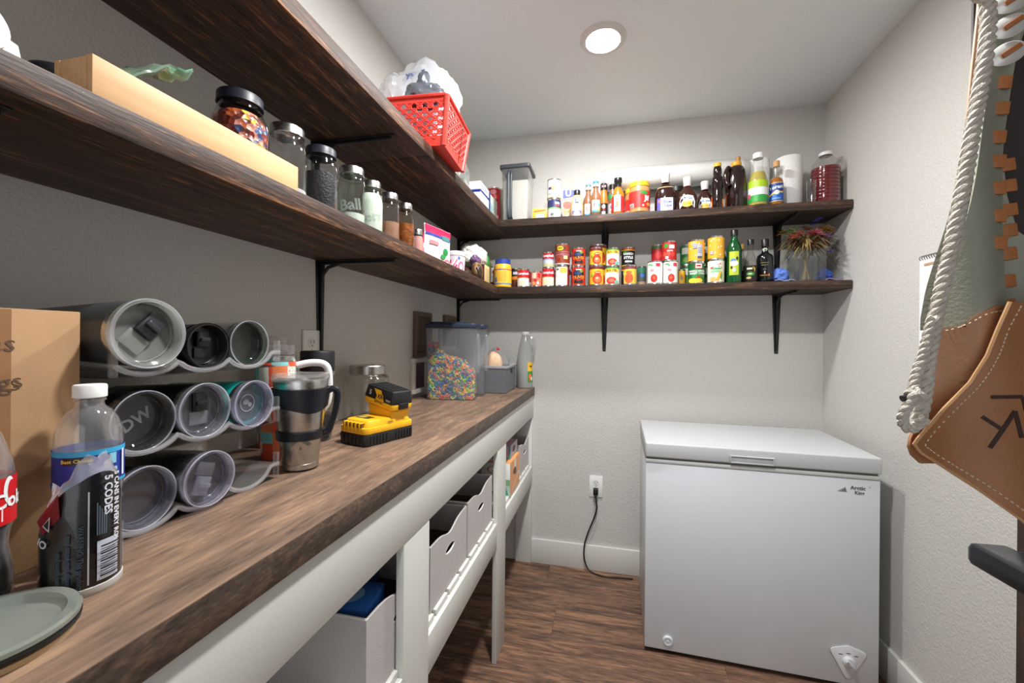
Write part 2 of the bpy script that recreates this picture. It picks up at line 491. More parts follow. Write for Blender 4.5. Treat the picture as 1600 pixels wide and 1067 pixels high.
# ================================================================== SHELVES
def shelf_run(name, label, planks, m, z0, z1):
    t = thing(name, label, 'shelf', (planks[0][0], planks[0][2], z0))
    for (x0, x1, y0, y1) in planks:
        b = MB(m)
        b.box(x0, x1, y0, y1, z0, z1)
        o = b.build('plank', t, bevel=0.002)
        for v in o.data.vertices: v.co -= t.location
    return t
shelf_run('wooden_shelf', 'upper dark-stained plank shelf along the left wall, under the red basket', [(XL, SX, YN, 1.222), (XL, SX + .002, 1.2235, YB)], M_SHELF, 1.853, ZU)
shelf_run('wooden_shelf', 'lower dark-stained plank shelf along the left wall, under the mason jars', [(XL, SX, YN, 1.43), (XL, SX + .002, 1.4315, YB)], M_SHELF, 1.503, ZL)
shelf_run('wooden_shelf', 'upper dark plank shelf on the back wall holding bottles and paper towels', [(SX + .003, XR - .004, SY, YB)], M_SHELFX, 1.853, ZU - .001)
shelf_run('wooden_shelf', 'lower dark plank shelf on the back wall holding the canned food', [(SX + .003, XR - .004, SY, YB)], M_SHELFX, 1.503, ZL - .001)

def bracket(loc, rz, label, depth=0.24):
    """black iron shelf bracket: the arm runs along local -y under the shelf, the leg down the wall"""
    t = thing('shelf_bracket', label, 'bracket', loc, rz, 'black iron shelf brackets')
    leg = MB(M_BLACKMETAL)
    def bar(a, b, wa, wb, th, horiz):
        a, b = Vector(a), Vector(b)
        up_ = Vector((0, 1, 0)) if not horiz else Vector((0, 0, 1))
        vs = []
        for p, w_ in ((a, wa), (b, wb)):
            for sx in (-1, 1):
                vs += [p + Vector((sx * w_ / 2, 0, 0)) - up_ * 0, p + Vector((sx * w_ / 2, 0, 0)) - up_ * th * (1 if not horiz else 1)]
        return vs, [(0, 1, 3, 2), (4, 6, 7, 5), (0, 2, 6, 4), (1, 5, 7, 3), (0, 4, 5, 1), (2, 3, 7, 6)]
    vs, fs = bar((0, 0, 0), (0, 0, -.295), .040, .017, .004, False); leg.add(vs, fs, False)
    vs, fs = bar((0, -.004, 0), (0, -.004, -.285), .014, .008, .009, False); leg.add(vs, fs, False)
    leg.build('wall_leg', t, bevel=.001)
    arm = MB(M_BLACKMETAL)
    vs, fs = bar((0, 0, 0), (0, -depth, 0), .038, .016, .004, True); arm.add(vs, fs, False)
    vs, fs = bar((0, -.01, -.004), (0, -depth + .01, -.004), .013, .008, .007, True); arm.add(vs, fs, False)
    arm.build('shelf_arm', t, bevel=.001)
    br = MB(M_BLACKMETAL)
    br.tube([(0, -.006, -.075), (0, -.012, -.04), (0, -.03, -.02), (0, -.07, -.008)], .0055, 8)
    br.build('brace', t)
    sc_ = MB(M_TIN)
    sc_.lathe([(.0045, 0), (.0035, .002), (0, .0025)], 10, M=Matrix.Translation((0, -.0035, -.283)) @ Matrix.Rotation(pi / 2, 4, 'X'))
    sc_.build('screw', t)
    return t
for (x, y, z, rz, lb) in [
    (XL, 1.10, 1.503, pi / 2, 'black iron bracket under the lower left shelf above the white wall outlet'),
    (XL, 2.292, 1.503, pi / 2, 'black iron bracket in the corner under the lower left shelf, behind the cereal tubs'),
    (XL, .29, 1.503, pi / 2, 'black iron bracket under the near end of the lower left shelf'),
    (XL, 1.075, 1.853, pi / 2, 'black iron bracket under the upper left shelf above the mason jars'),
    (XL, 2.292, 1.853, pi / 2, 'black iron bracket in the corner under the upper left shelf'),
    (-.024, YB, 1.503, 0, 'black iron bracket under the middle of the lower back shelf'),
    (.822, YB, 1.503, 0, 'black iron bracket under the right part of the lower back shelf'),
    (-.024, YB, 1.853, 0, 'black iron bracket under the upper back shelf behind the canned food'),
    (.822, YB, 1.853, 0, 'black iron bracket under the upper back shelf behind the dried flowers')]:
    bracket((x, y, z), rz, lb, .245 if rz == 0 else .265)

# ================================================================== COUNTER AND ITS BASE
ct = MB(M_COUNTER); ct.box(XL, -.41, -.75, YB, .952, ZT)
for i in range(len(ct.f)):
    pass
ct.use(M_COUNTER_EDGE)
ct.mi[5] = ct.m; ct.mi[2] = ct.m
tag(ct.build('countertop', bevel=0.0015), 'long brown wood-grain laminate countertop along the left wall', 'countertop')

XA = -.4165
base = thing('counter_base', 'white painted open wooden base frame under the brown countertop', 'cabinet', (XL, -.7, 0))
def bpart(name, x0, x1, y0, y1, z0, z1, bev=.0012):
    o = MB(M_CABINET).box(x0, x1, y0, y1, z0, z1).build(name, base, bevel=bev)
    for v in o.data.vertices: v.co -= base.location
    return o
bpart('apron', XA - .018, XA, -.7, YB - .001, .832, .952)
for (y0, y1) in ((-.68, -.56), (.797, .924), (1.553, 1.688)):
    bpart('post', XA - .0185, XA - .0005, y0, y1, 0, .8315)
bpart('post', XA - .095, XA - .004, YB - .022, YB - .001, 0, .8315)
for (y0, y1) in ((-.56, .797), (.924, 1.553), (1.688, YB - .023)):
    bpart('rail', XA - .0185, XA - .001, y0 + .0005, y1 - .0005, .455, .550)
bpart('rail', XL + .016, XL + .036, -.68, YB - .023, .455, .550)
for y in (-.62, .86, 1.62, 2.27):
    bpart('back_post', XL + .0365, XL + .075, y - .02, y + .02, 0, .950)
y = -.66
while y < YB - .12:
    bpart('slat', XL + .016, XA - .012, y, y + .078, .5505, .566)
    y += .092

# ================================================================== FREEZER
fz = thing('chest_freezer', 'white chest freezer with a black plug cord in the back right corner', 'freezer', (.152, 1.762, 0), radians(-1.6))
M_FZ = P((212, 216, 221), 0.36, var=0.01, bump=0.02, bscale=400, name='freezer_enamel')
M_FZL = P((194, 196, 199), 0.35, var=0.01, name='freezer_lid_enamel')
M_GREY = P((150, 152, 154), 0.5, var=0.02)
FW, FD = .806, .497
b = MB(M_FZ).box(0, FW - .002, .006, FD - .012, .018, .772); b.build('body', fz, bevel=.004)
b = MB(P((30, 30, 32), .7)).box(.02, FW - .02, .03, FD - .03, 0, .0185); b.build('plinth', fz)
b = MB(P((196, 198, 196), .5)).box(-.001, FW - .001, .003, FD - .01, .7725, .787); b.build('top_rim', fz, bevel=.003)
b = MB(P((112, 116, 112), .7)).box(.006, FW - .008, .010, FD - .014, .7872, .7945); b.build('gasket', fz)
lidm = MB(M_FZL).box(-.002, FW, -.002, FD, .795, .854)
LID_ = lidm.build('lid', fz, bevel=.006, seg=3)
h = MB(M_FZL); h.box(.310, .462, -.0075, -.0015, .8235, .8265); h.box(.310, .462, -.0075, -.0015, .7985, .8025); h.box(.310, .3135, -.0075, -.0015, .7985, .8265); h.box(.4585, .462, -.0075, -.0015, .7985, .8265)
h.use(P((176, 178, 182), .4)); h.box(.3135, .4585, -.0035, -.0021, .8025, .8235)
h.build('handle', LID_, bevel=.0006)
lg = MB()
mp = planemap((.728, .0055, .722), (1, 0, 0), (0, 0, 1), .08, .03)
prints(lg, [('p', [(-.72, .0), (-.36, .0), (-.50, .42), (-.56, .30)], (150, 152, 156)), ('p', [(-.56, .0), (-.34, .0), (-.42, .62)], (120, 122, 128)), ('t', 'Arctic', .08, .56, .62, (84, 88, 96)), ('t', 'King', .14, -.02, .56, (84, 88, 96)), ('e', .52, .8, .02, .06, (120, 122, 128))], mp)
lg.build('logo_lettering', fz)
kp = MB(P((222, 224, 227), .35))
def rounded_poly(pts, r, n=6):
    out = []
    for i, p in enumerate(pts):
        p = Vector(p); a = Vector(pts[i - 1]); c = Vector(pts[(i + 1) % len(pts)])
        d1 = (a - p).normalized(); d2 = (c - p).normalized()
        ang = d1.angle(d2); t_ = r / math.tan(ang / 2)
        p1 = p + d1 * t_; p2 = p + d2 * t_
        for k in range(n + 1):
            s_ = k / n
            out.append(tuple((p1 * (1 - s_) + p * s_) * (1 - s_) + (p * (1 - s_) + p2 * s_) * s_))
    return out
RX = Matrix.Rotation(pi / 2, 4, 'X')
tri = rounded_poly([(-.062, .038), (0, -.078), (.062, .038), (0, .058)], .016)
Mk = Matrix.Translation((.708, .0065, .106)) @ RX
kp.prism(tri, 0, .0045, M=Mk); KP_ = kp.build('control_panel', fz, bevel=.0015)
rim = MB(P((168, 170, 174), .4)); rim.tube([Mk @ Vector((x * 1.03, y * 1.03, .001)) for x, y in tri], .0012, 6, closed=True); rim.build('panel_edge', KP_)
kn = MB(P((206, 208, 212), .35)); kn.lathe([(.019, .0045), (.018, .016), (.016, .018), (0, .018)], 28, M=Mk)
kn.box(-.0045, .0045, -.0165, .0165, .018, .026, M=Mk @ Matrix.Rotation(radians(50), 4, 'Z'))
kn.use(M_BLACK).box(-.0012, .0012, .006, .0165, .026, .0264, M=Mk @ Matrix.Rotation(radians(50), 4, 'Z'))
kn.build('dial_knob', KP_, bevel=.0006)
dt = MB(); prints(dt, [('r', -.38, -.22, .29, .33, (90, 92, 96)), ('r', .22, .38, .29, .33, (90, 92, 96)), ('r', -.08, .08, .37, .41, (90, 92, 96))], planemap((.708, .0019, .104), (1, 0, 0), (0, 0, 1), .08, .08)); dt.build('dial_lettering', KP_)
dc = MB(M_FZ).lathe([(.0195, 0), (.0195, .006), (.017, .009), (.0125, .009), (.012, .007), (.005, .007), (.0045, .009), (0, .009)], 28, M=Matrix.Translation((.090, .0062, .060)) @ RX); dc.build('drain_cap', fz)

# ================================================================== WALL OUTLETS, CORD, PADS
def outlet(loc, rz, label, plug=False):
    t = thing('wall_outlet', label, 'outlet', loc, rz)
    pm = MB(M_WHITE); pm.rbox(-.036, .036, -.0055, -.0, -.058, .058, .003); pm.build('cover_plate', t, bevel=.001)
    for k, zc_ in enumerate((.0205, -.0205)):
        r_ = MB(P((226, 226, 224), .35, var=.01)).lathe([(.0165, 0), (.0165, .0015), (0, .0015)], 24, M=Matrix.Translation((0, -.0055, zc_)) @ RX)
        r_.use(M_BLACK)
        for sx in (-1, 1): r_.box(sx * .0062 - .0010, sx * .0062 + .0010, -.0074, -.0069, zc_ - .001, zc_ + .008)
        r_.lathe([(.0024, 0), (0, .0001)], 10, M=Matrix.Translation((0, -.0071, zc_ - .0085)) @ RX)
        r_.build('receptacle', t)
    MB(M_TIN).lathe([(.003, 0), (0, .001)], 10, M=Matrix.Translation((0, -.0055, 0)) @ RX).build('screw', t)
    return t
outlet((-.062, YB, .461), 0, 'white duplex outlet low on the back wall with a black plug in it')
outlet((XL, 1.062, 1.232), pi / 2, 'white duplex outlet on the left wall behind the black-lidded bottle')
pc = thing('power_cord', 'black power cord hanging from the back wall outlet to the freezer', 'cord', (-.062, 2.30, .44))
def ploc(o, t):
    for v in o.data.vertices: v.co -= Vector(t.location)
    return o
def smooth_path(pts, n=8):
    pts = [Vector(p) for p in pts]; out = []
    for i in range(len(pts) - 1):
        p0, p1, p2, p3 = pts[max(i - 1, 0)], pts[i], pts[i + 1], pts[min(i + 2, len(pts) - 1)]
        for k in range(n):
            t_ = k / n
            out.append(0.5 * ((2 * p1) + (-p0 + p2) * t_ + (2 * p0 - 5 * p1 + 4 * p2 - p3) * t_ ** 2 + (-p0 + 3 * p1 - 3 * p2 + p3) * t_ ** 3))
    out.append(pts[-1]); return out
pp = smooth_path([(-.062, 2.29, .428), (-.058, 2.285, .39), (-.056, 2.30, .345), (-.075, 2.303, .28), (-.105, 2.303, .20), (-.122, 2.300, .13), (-.118, 2.296, .06), (-.09, 2.285, .012), (-.02, 2.265, .0045), (.06, 2.27, .0045), (.135, 2.278, .0045)])
ploc(MB(M_BLACK).tube(pp, .0042, 8).build('cable', pc), pc)
pl = MB(M_BLACK); pl.rbox(-.075, -.049, 2.292, 2.3225, .422, .456, .004); pl.box(-.068, -.056, 2.290, 2.300, .408, .424)
ploc(pl.build('plug', pc, bevel=.002), pc)

pad = thing('wall_calendar', 'white spiral-bound pad hanging on the right wall behind the leather chaps', 'calendar', (XR, 1.60, 1.24))
MB(P((238, 238, 240), .6)).box(-.008, -.001, -.075, .072, 0, .312).build('paper_block', pad)
MB(P((196, 150, 110), .6)).box(-.010, -.0082, -.075, .05, .285, .292).build('card_strip', pad)
for k in range(14):
    MB(P((90, 92, 96), .35, metal=.8)).tube([(-.0045 + .008 * cos(a), -.07 + k * .0105, .312 + .008 * sin(a)) for a in [2 * pi * i / 8 for i in range(8)]], .0011, 5, closed=True).build('spiral_ring', pad)

# ================================================================== DOOR WITH LEVER HANDLE (right edge of the frame)
DM = WOOD('dark_door', (34, 22, 18), (54, 36, 28), (76, 52, 40), 'Z', 10, 8, 0.5)
door = thing('door_1', 'dark brown stained wooden door standing open at the right edge', 'door', (.655, 0.02, 0), radians(2.5), kind='structure')
d = MB(DM); d.box(0, .036, 0, .786, .012, 2.05); d.build('door_leaf', door, bevel=.002)
d = MB(DM)
for (z0, z1) in ((.16, .86), (1.04, 1.90)):
    d.box(-.004, -.0002, .12, .66, z0, z0 + .02); d.box(-.004, -.0002, .12, .66, z1 - .02, z1); d.box(-.004, -.0002, .12, .14, z0, z1); d.box(-.004, -.0002, .64, .66, z0, z1)
d.build('panel_moulding', door)
hd = MB(P((30, 32, 36), .32, metal=.3, name='black_lever'))
hd.lathe([(.027, 0), (.027, .006), (.014, .010), (.011, .012), (.011, .055), (0, .055)], 24, M=Matrix.Translation((-.0005, .715, .962)) @ Matrix.Rotation(-pi / 2, 4, 'Y'))
hd.build('handle_rose', door)
lv = MB(P((34, 37, 42), .3, metal=.2, name='black_lever')); lv.rbox(-.108, -.054, .585, .735, .944, .976, .012, 5, rz=.008); lv.build('lever_handle', door)

# ================================================================== CANS, JARS AND BOTTLES
def can(label, x, y, z, r, h, items, rz=None, group='cans on the lower back shelf', name='food_can', base='D8D4CC'):
    t = thing(name, label, 'can', (x, y, z), face_cam(x, y) if rz is None else rz, group)
    MB(M_TIN).lathe([(0, .002), (r * .88, .002), (r * .92, 0), (r * .99, 0), (r * .99, .004), (r * .96, .006), (r * .96, h - .006), (r * .99, h - .004), (r * .99, h), (r * .92, h), (r * .90, h - .003), (0, h - .003)], 28).build('can_body', t)
    lb = MB(P(base, .4, var=.02))
    lb.lathe([(r * .975, .0065), (r * .978, h - .0065)], 32)
    prints(lb, items, cylmap(r * .978, .0065, h - .013))
    lb.build('paper_label', t)
    return t
zl = ZL
def camp(label, x, y, z, r, h, low, wide=True):
    can(label, x, y, z, r, h, [('b', .52, 1.0, 'C4121F'), ('b', .0, .50, low), ('t', "Campbell's", .05, .78, .20, 'FFFFFF'), ('b', .50, .53, 'B89B4A'), ('e', .0, .2, .5, .17, 'E8D9B0')])
can('brown and black can half hidden behind the yellow jar with the blue lid', -.500, 2.212, zl, .033, .115, [('b', .0, .45, '5A2616'), ('b', .45, .62, 'C87A1E'), ('b', .62, 1, '161418'), ('r', -.5, .5, .72, .86, 'B8B8C4')])
camp('red and white soup can nearest the yellow jar', -.440, 2.122, zl, .031, .094, 'F0ECE6')
can('dark red can behind the gap between two soup cans', -.413, 2.205, zl, .031, .094, [('b', .35, 1, '7E1018'), ('b', 0, .35, 'A8B0BC')])
can('short cream and red checked can between two soup cans', -.369, 2.118, zl, .027, .080, [('b', 0, 1, 'D9705A'), ('r', -1.0, -.1, .55, .98, 'EBD3B4'), ('r', .2, .8, .6, .95, 'C01A24'), ('r', -.9, -.3, .05, .3, 'E8A45C'), ('e', .3, .2, .2, .12, 'FFFFFF'), ('r', -.4, .1, .3, .5, 'B8161E'), ('r', .35, .9, .3, .55, 'E07848')])
camp('red and cream soup can at the bottom of a stack of two', -.309, 2.122, zl, .031, .096, 'F1E6C4')
can('red-topped soup can on top of the stacked soup cans', -.309, 2.128, zl + .096, .0295, .083, [('b', .58, 1, 'B81420'), ('b', .0, .5, 'B9BFC6'), ('b', .5, .58, '7C98C4'), ('t', "Campbell's", 0, .8, .24, 'FFFFFF'), ('b', 0, .22, 'B9B488')])
can('white-labelled bean can with an orange panel, lower of a stack of two', -.236, 2.130, zl, .0365, .105, [('b', 0, 1, '8E2A1C'), ('r', -1.2, .75, 0, 1, 'F2F0F2'), ('r', -.35, .65, .66, .96, 'F0B24A'), ('r', -.6, .5, .2, .21, '8090A0'), ('r', -.6, .5, .3, .31, '8090A0'), ('r', -.6, .5, .4, .41, '8090A0'), ('r', -.9, -.5, .85, .92, '5A4420')])
can('brown bean can with a yellow brand oval, on top of the white-labelled can', -.236, 2.130, zl + .105, .0385, .112, [('b', 0, 1, '8A3420'), ('b', .46, .56, '9A5A66'), ('b', .62, .66, 'A06A70'), ('e', -.35, .82, .55, .13, '2A2420'), ('e', -.35, .82, .5, .115, 'E8CC28'), ('t', "BUSH'S", -.35, .82, .17, '2A2420'), ('e', -.5, .24, .4, .17, 'A8482C'), ('e', -.5, .24, .28, .11, '8A2E1C'), ('r', .15, .7, .26, .44, 'D8C48C'), ('b', 0, .06, 'C8C2BC')])
for k in range(2):
    can('plain silver can %s a stack hidden behind the bean cans' % ('at the bottom of' if k == 0 else 'on top of'), -.196, 2.222, zl + k * .094, .032, .0935, [('b', 0, 1, 'B4B6B8'), ('b', .8, 1, '6A1A16')])
for k, (r, h, lab) in enumerate(((.035, .100, 'lower red and black olive can of a stack of two'), (.034, .093, 'upper red and black olive can of a stack of two'))):
    can(lab, -.153, 2.124, zl + k * .1, r, h, [('b', 0, 1, 'C22A1C'), ('e', 0, .62, .85, .32, '18161E'), ('e', -.1, .66, .6, .12, '283A66'), ('e', .42, .78, .25, .1, '7A8C2C'), ('r', -.4, .4, .83, .89, 'D8D0C4'), ('t', 'OLIVES', 0, .42, .23, 'F08A2C'), ('e', -.4, .16, .24, .11, '20221C'), ('e', .05, .14, .24, .11, '20221C'), ('e', .45, .17, .22, .11, '1E2618'), ('b', 0, .04, 'E84A2A')])
ench = [('b', 0, 1, 'EDB62C'), ('b', .86, 1, '6E2222'), ('e', .15, .3, .75, .3, 'C83A20'), ('e', .2, .26, .5, .17, 'E0703A'), ('e', .1, .34, .2, .06, 'F0D8A0'), ('e', -.7, .5, .16, .09, '58A838'), ('e', .2, .66, .5, .09, 'D83A22'), ('r', -.15, .55, .64, .68, 'F8E8A0')]
for k in range(2):
    can('large yellow can %s, behind the two smaller yellow cans' % ('at the bottom' if k == 0 else 'stacked on top'), -.060, 2.222, zl + k * .113, .0455, .1125, [('b', 0, 1, 'E3B41E'), ('b', .88, 1, '6A1E1C'), ('e', .5, .35, .5, .3, 'B83820')])
can('small yellow enchilada sauce can, lower of a stack of two', -.063, 2.122, zl, .035, .100, ench)
can('small yellow enchilada sauce can, upper of a stack of two', -.066, 2.126, zl + .1, .032, .092, ench)
rot_ = [('b', 0, 1, 'F0EEE8'), ('b', .9, 1, '3E8A46'), ('r', -1.2, 1.0, .70, .92, 'F2C83C'), ('t', 'RO-TEL', -.08, .80, .20, '241E1A'), ('r', -.8, .7, .42, .56, 'DCE4EC'), ('e', -.1, .2, .75, .20, 'D0402C'), ('e', -.1, .2, .4, .1, 'E8745A'), ('e', .6, .12, .3, .1, '6AB8B0')]
can('tomato and chilli can with black lettering on yellow, lower of a stack of two', .014, 2.122, zl, .0355, .095, rot_)
can('tomato and chilli can with black lettering on yellow, upper of a stack of two', .017, 2.132, zl + .095, .0325, .093, rot_)
for k in range(2):
    can('black bean can %s' % ('under another black can, mostly hidden' if k == 0 else 'with white lettering on top of its stack'), .094, 2.208, zl + k * .1015, .0335, .101, [('b', 0, 1, '14161A'), ('b', .93, 1, 'C82A1E'), ('b', .88, .93, 'E8B424'), ('e', -.55, .78, .3, .12, '3E8A34'), ('t', 'RANCH', .05, .68, .17, 'F4F4F4'), ('t', 'STYLE', .05, .46, .20, 'F4F4F4'), ('t', 'BEANS', .1, .24, .14, 'F4F4F4'), ('b', 0, .05, 'D8A81E')])
can('small yellow and brown can in front of the black bean cans', .100, 2.118, zl, .031, .097, [('b', 0, 1, 'F0C648'), ('b', .84, 1, '7A3A44'), ('e', -.2, .3, .7, .3, 'DC5A30'), ('e', -.2, .66, .5, .08, 'E86A34'), ('r', .72, .76, .05, .8, 'A88420'), ('r', .9, .93, .05, .8, 'A88420')])
can('slim dark blue and green can behind the tomato cans', .160, 2.19, zl, .0225, .102, [('b', 0, 1, '4A4A48'), ('b', .7, 1, '2E6A50'), ('e', .2, .55, .5, .12, '2E6AA8'), ('b', 0, .2, '9A8468')])
tom = [('b', 0, 1, 'F2F0EA'), ('p', [(-.9, .98), (-.2, .98), (.3, .88), (-.2, .78), (-.8, .84)], '3E9A48'), ('r', .35, .95, .78, .95, 'D83A50'), ('e', .1, .22, .46, .20, 'D83020'), ('e', .1, .24, .2, .07, 'E86048'), ('p', [(.0, .36), (.1, .48), (.2, .36), (.1, .40)], '3A8A3A'), ('r', -.4, .1, .57, .67, 'E0909C')]
can('white tomato can with a red tomato, left of a pair', .2175, 2.120, zl, .0353, .112, tom, rz=-.35)
can('white tomato can with a red tomato, right of a pair', .289, 2.120, zl, .0340, .1115, tom)
for k in range(2):
    can('red tomato can %s behind the white tomato cans' % ('standing low' if k == 0 else 'stacked high'), .241, 2.207, zl + k * .105, .033, .1045, [('b', 0, 1, '9A1A1E'), ('b', .84, 1, '3E5A2A'), ('e', .1, .5, .5, .2, 'B83030')])
can('red diced tomato can standing on the right white tomato can', .283, 2.128, zl + .1115, .0335, .0965, [('b', 0, 1, 'B21C20'), ('e', -.5, .8, .35, .14, '3E8A2C'), ('e', -.1, .35, .3, .15, 'E04A38'), ('e', .5, .3, .3, .15, 'D83A30'), ('e', -.6, .3, .25, .14, 'E05040'), ('r', .0, .75, .62, .84, 'E8D8D4'), ('r', -.3, .5, .47, .53, 'F0D8D0'), ('r', -.5, -.1, .03, .18, 'DDE0DC')])
can('very small yellow can beside the white tomato cans', .346, 2.172, zl, .019, .078, [('b', 0, 1, 'DDA92C'), ('e', .1, .5, .4, .2, 'B87820'), ('e', 0, .4, .2, .1, '4A7AB0')])
for (gx, gy, nm) in ((.383, 2.236, 'left of'), (.464, 2.228, 'right of')):
    for k in range(2):
        can('green can %s in the stack behind and %s the corn cans' % ('low' if k == 0 else 'high', nm), gx, gy, zl + k * .105, .0335, .1045, [('b', 0, 1, '1E6A34'), ('r', -.8, .6, .55, .9, 'C8CCC0'), ('e', 0, .25, .6, .15, '6A8A3A')])
can('green corn can with a red brand patch, under an orange can', .406, 2.130, zl, .0365, .1025, [('b', 0, 1, '0E5A2C'), ('e', .3, .45, .9, .34, '2A8A3C'), ('r', -.1, .75, .72, .97, 'F0F0EE'), ('r', -.1, .75, .70, .74, 'C01C24'), ('r', -.12, -.06, .7, .97, 'C01C24'), ('r', .05, .6, .82, .90, 'C01C24'), ('t', 'WHOLE KERNEL', .15, .58, .12, 'FFFFFF'), ('t', 'SWEET CORN', .2, .45, .13, 'FFFFFF'), ('e', .3, .26, .25, .06, 'B82A1C'), ('e', -.4, .08, .6, .13, 'F0D040'), ('e', .3, .08, .5, .12, 'E0CC38')])
orange = [('b', 0, 1, 'F0AE32')] + [('e', u, v, .08, .045, 'FBEFD8') for u, v in ((-.6, .85), (.35, .85), (-.75, .62), (.6, .55), (.3, .5), (-.1, .25), (.5, .15), (-.3, .9))]
can('orange can with a printed nutrition panel on the green corn can', .406, 2.130, zl + .1025, .0365, .1055, orange + [('r', .1, .75, .1, .8, 'B8BCC4'), ('r', .15, .7, .6, .62, '505868'), ('r', .15, .7, .5, .52, '505868'), ('r', .15, .7, .4, .42, '505868'), ('r', .15, .7, .12, .2, '404858'), ('r', -.4, .05, .62, .86, '9AA0B0')])
can('white corn can with a red ribbon and a corn cob, under a dotted orange can', .493, 2.130, zl, .0369, .111, [('b', 0, 1, 'F1EAD6'), ('e', .1, .62, .7, .05, '5AB070'), ('p', [(-.75, .86), (.6, .90), (.75, .66), (-.6, .60)], 'C8202A'), ('t', "Libby's", 0, .77, .19, 'FFFFFF'), ('r', -.6, .55, .45, .55, '8CCB98'), ('p', [(.0, .05), (.5, .55), (.72, .48), (.35, .05)], 'E8B83A'), ('p', [(.5, .2), (.72, .5), (.8, .3), (.7, .08)], '4E9A3E'), ('e', -.3, .12, .42, .12, 'F0B46A')])
can('orange can with white dots on top of the white corn can', .493, 2.130, zl + .111, .0366, .110, orange + [('r', -.75, -.3, .18, .36, 'B0B0B8')])

def bottle(name, label, cat, x, y, z, prof, mat, cap=None, capmat=None, lab=None, liquid=None, group=None, sy=1.0, rz=None, extra=None, n=28, labname='paper_label'):
    t = thing(name, label, cat, (x, y, z), face_cam(x, y) if rz is None else rz, group)
    MB(mat).lathe(prof, n, sy=sy).build('bottle_body', t)
    if liquid:
        lp, lm = liquid
        MB(lm).lathe(lp, n, sy=sy).build('liquid', t)
    if cap:
        MB(capmat).lathe(cap, n).build('cap', t)
    for L_ in (lab or []):
        r, z0, h, items, basecol = L_[:5]
        lb = MB()
        q = [('b', 0, 1, basecol)] if basecol else []
        prints(lb, q + items, cylmap(r, z0, h, sy))
        lb.build(labname, t)
    if extra: extra(t)
    return t
def GL(col, rough=.12, coat=.3): return P(col, rough, var=.02, coat=coat, name='bottle_glass')
def capp(r, z0, z1): return [(r * .9, z0), (r, z0 + .0008), (r, z1 - .0015), (r * .93, z1), (0, z1)]
G2 = 'bottles and jars on the lower back shelf'
bottle('mayonnaise_jar', 'big yellow plastic jar with a blue lid in the shelf corner', 'jar', -.553, 2.130, zl, [(0, 0), (.040, 0), (.0455, .004), (.0465, .012), (.0465, .100), (.0455, .108), (.043, .118), (.041, .124), (0, .124)], P('EBB53A', .35), capp(.0405, .1245, .151), P('2A3C96', .4), [(.0468, .018, .082, [('b', .0, .06, '2E8AD0'), ('b', .9, .96, 'C83A58'), ('r', -.55, -.1, .9, .96, '3A58A8'), ('r', -1.0, -.7, .12, .42, '5A6EA8')] + [('r', -.6, .4, .2 + .09 * i, .215 + .09 * i, 'C89420') for i in range(7)], 'EEBE44')], group=G2)
def bprof(pts): return [(0, 0)] + pts + [(0, pts[-1][1])]
bottle('olive_oil_bottle', 'tall dark green glass olive oil bottle with a yellow-green label', 'bottle', .572, 2.130, zl, bprof([(.029, 0), (.033, .004), (.033, .150), (.030, .172), (.017, .200), (.0135, .210), (.0135, .222)]), GL('0B4A22'), capp(.015, .2225, .251), M_BLACK,
       [(.0334, .032, .115, [('r', -.62, .62, .03, .99, 'B9C838'), ('e', -.1, .62, .35, .08, '5A8AC8'), ('e', .02, .5, .55, .10, 'E8EEF0'), ('e', -.3, .34, .14, .06, '3A2A28'), ('e', .38, .7, .14, .07, '3A2A28'), ('e', .05, .24, .22, .09, 'C4D0CC')], None)], group=G2)
bottle('vinegar_bottle', 'dark bottle half hidden behind the green olive oil bottle', 'bottle', .540, 2.222, zl, bprof([(.023, 0), (.025, .004), (.025, .130), (.012, .165), (.011, .185)]), GL('10201A'), capp(.0125, .1855, .205), M_BLACK, group=G2)
bottle('vanilla_bottle', 'small clear bottle with a gold cap behind the black bottles', 'bottle', .628, 2.214, zl, bprof([(.0185, 0), (.0195, .004), (.0195, .120), (.010, .155), (.009, .175)]), THIN((220, 214, 196), .2), capp(.0115, .1755, .201), P('C89A48', .4), liquid=([(0, .003), (.018, .003), (.018, .07), (0, .07)], GL('5A3A18')), group=G2)
bottle('sauce_bottle', 'small sauce bottle with a black, gold and green label and a clear neck', 'bottle', .643, 2.134, zl, bprof([(.026, 0), (.0285, .004), (.0285, .085), (.026, .105), (.013, .140), (.0115, .165), (.0115, .178)]), THIN((226, 224, 214), .16), capp(.0135, .1785, .204), M_BLACK,
       [(.0288, .012, .068, [('r', -.8, .8, .05, .95, '14140F'), ('r', -.5, .3, .72, .84, 'D8D0B8'), ('e', .05, .42, .6, .13, '3E8A34'), ('r', -.25, .25, .39, .45, 'E8E8D0'), ('p', [(.3, .95), (.75, .8), (.6, .5), (.5, .7)], 'C89A38'), ('e', -.2, .15, .35, .08, 'C8B068')], '1C1A14')], liquid=([(0, .003), (.026, .003), (.027, .02), (.027, .08), (0, .08)], GL('2A1710')), group=G2)
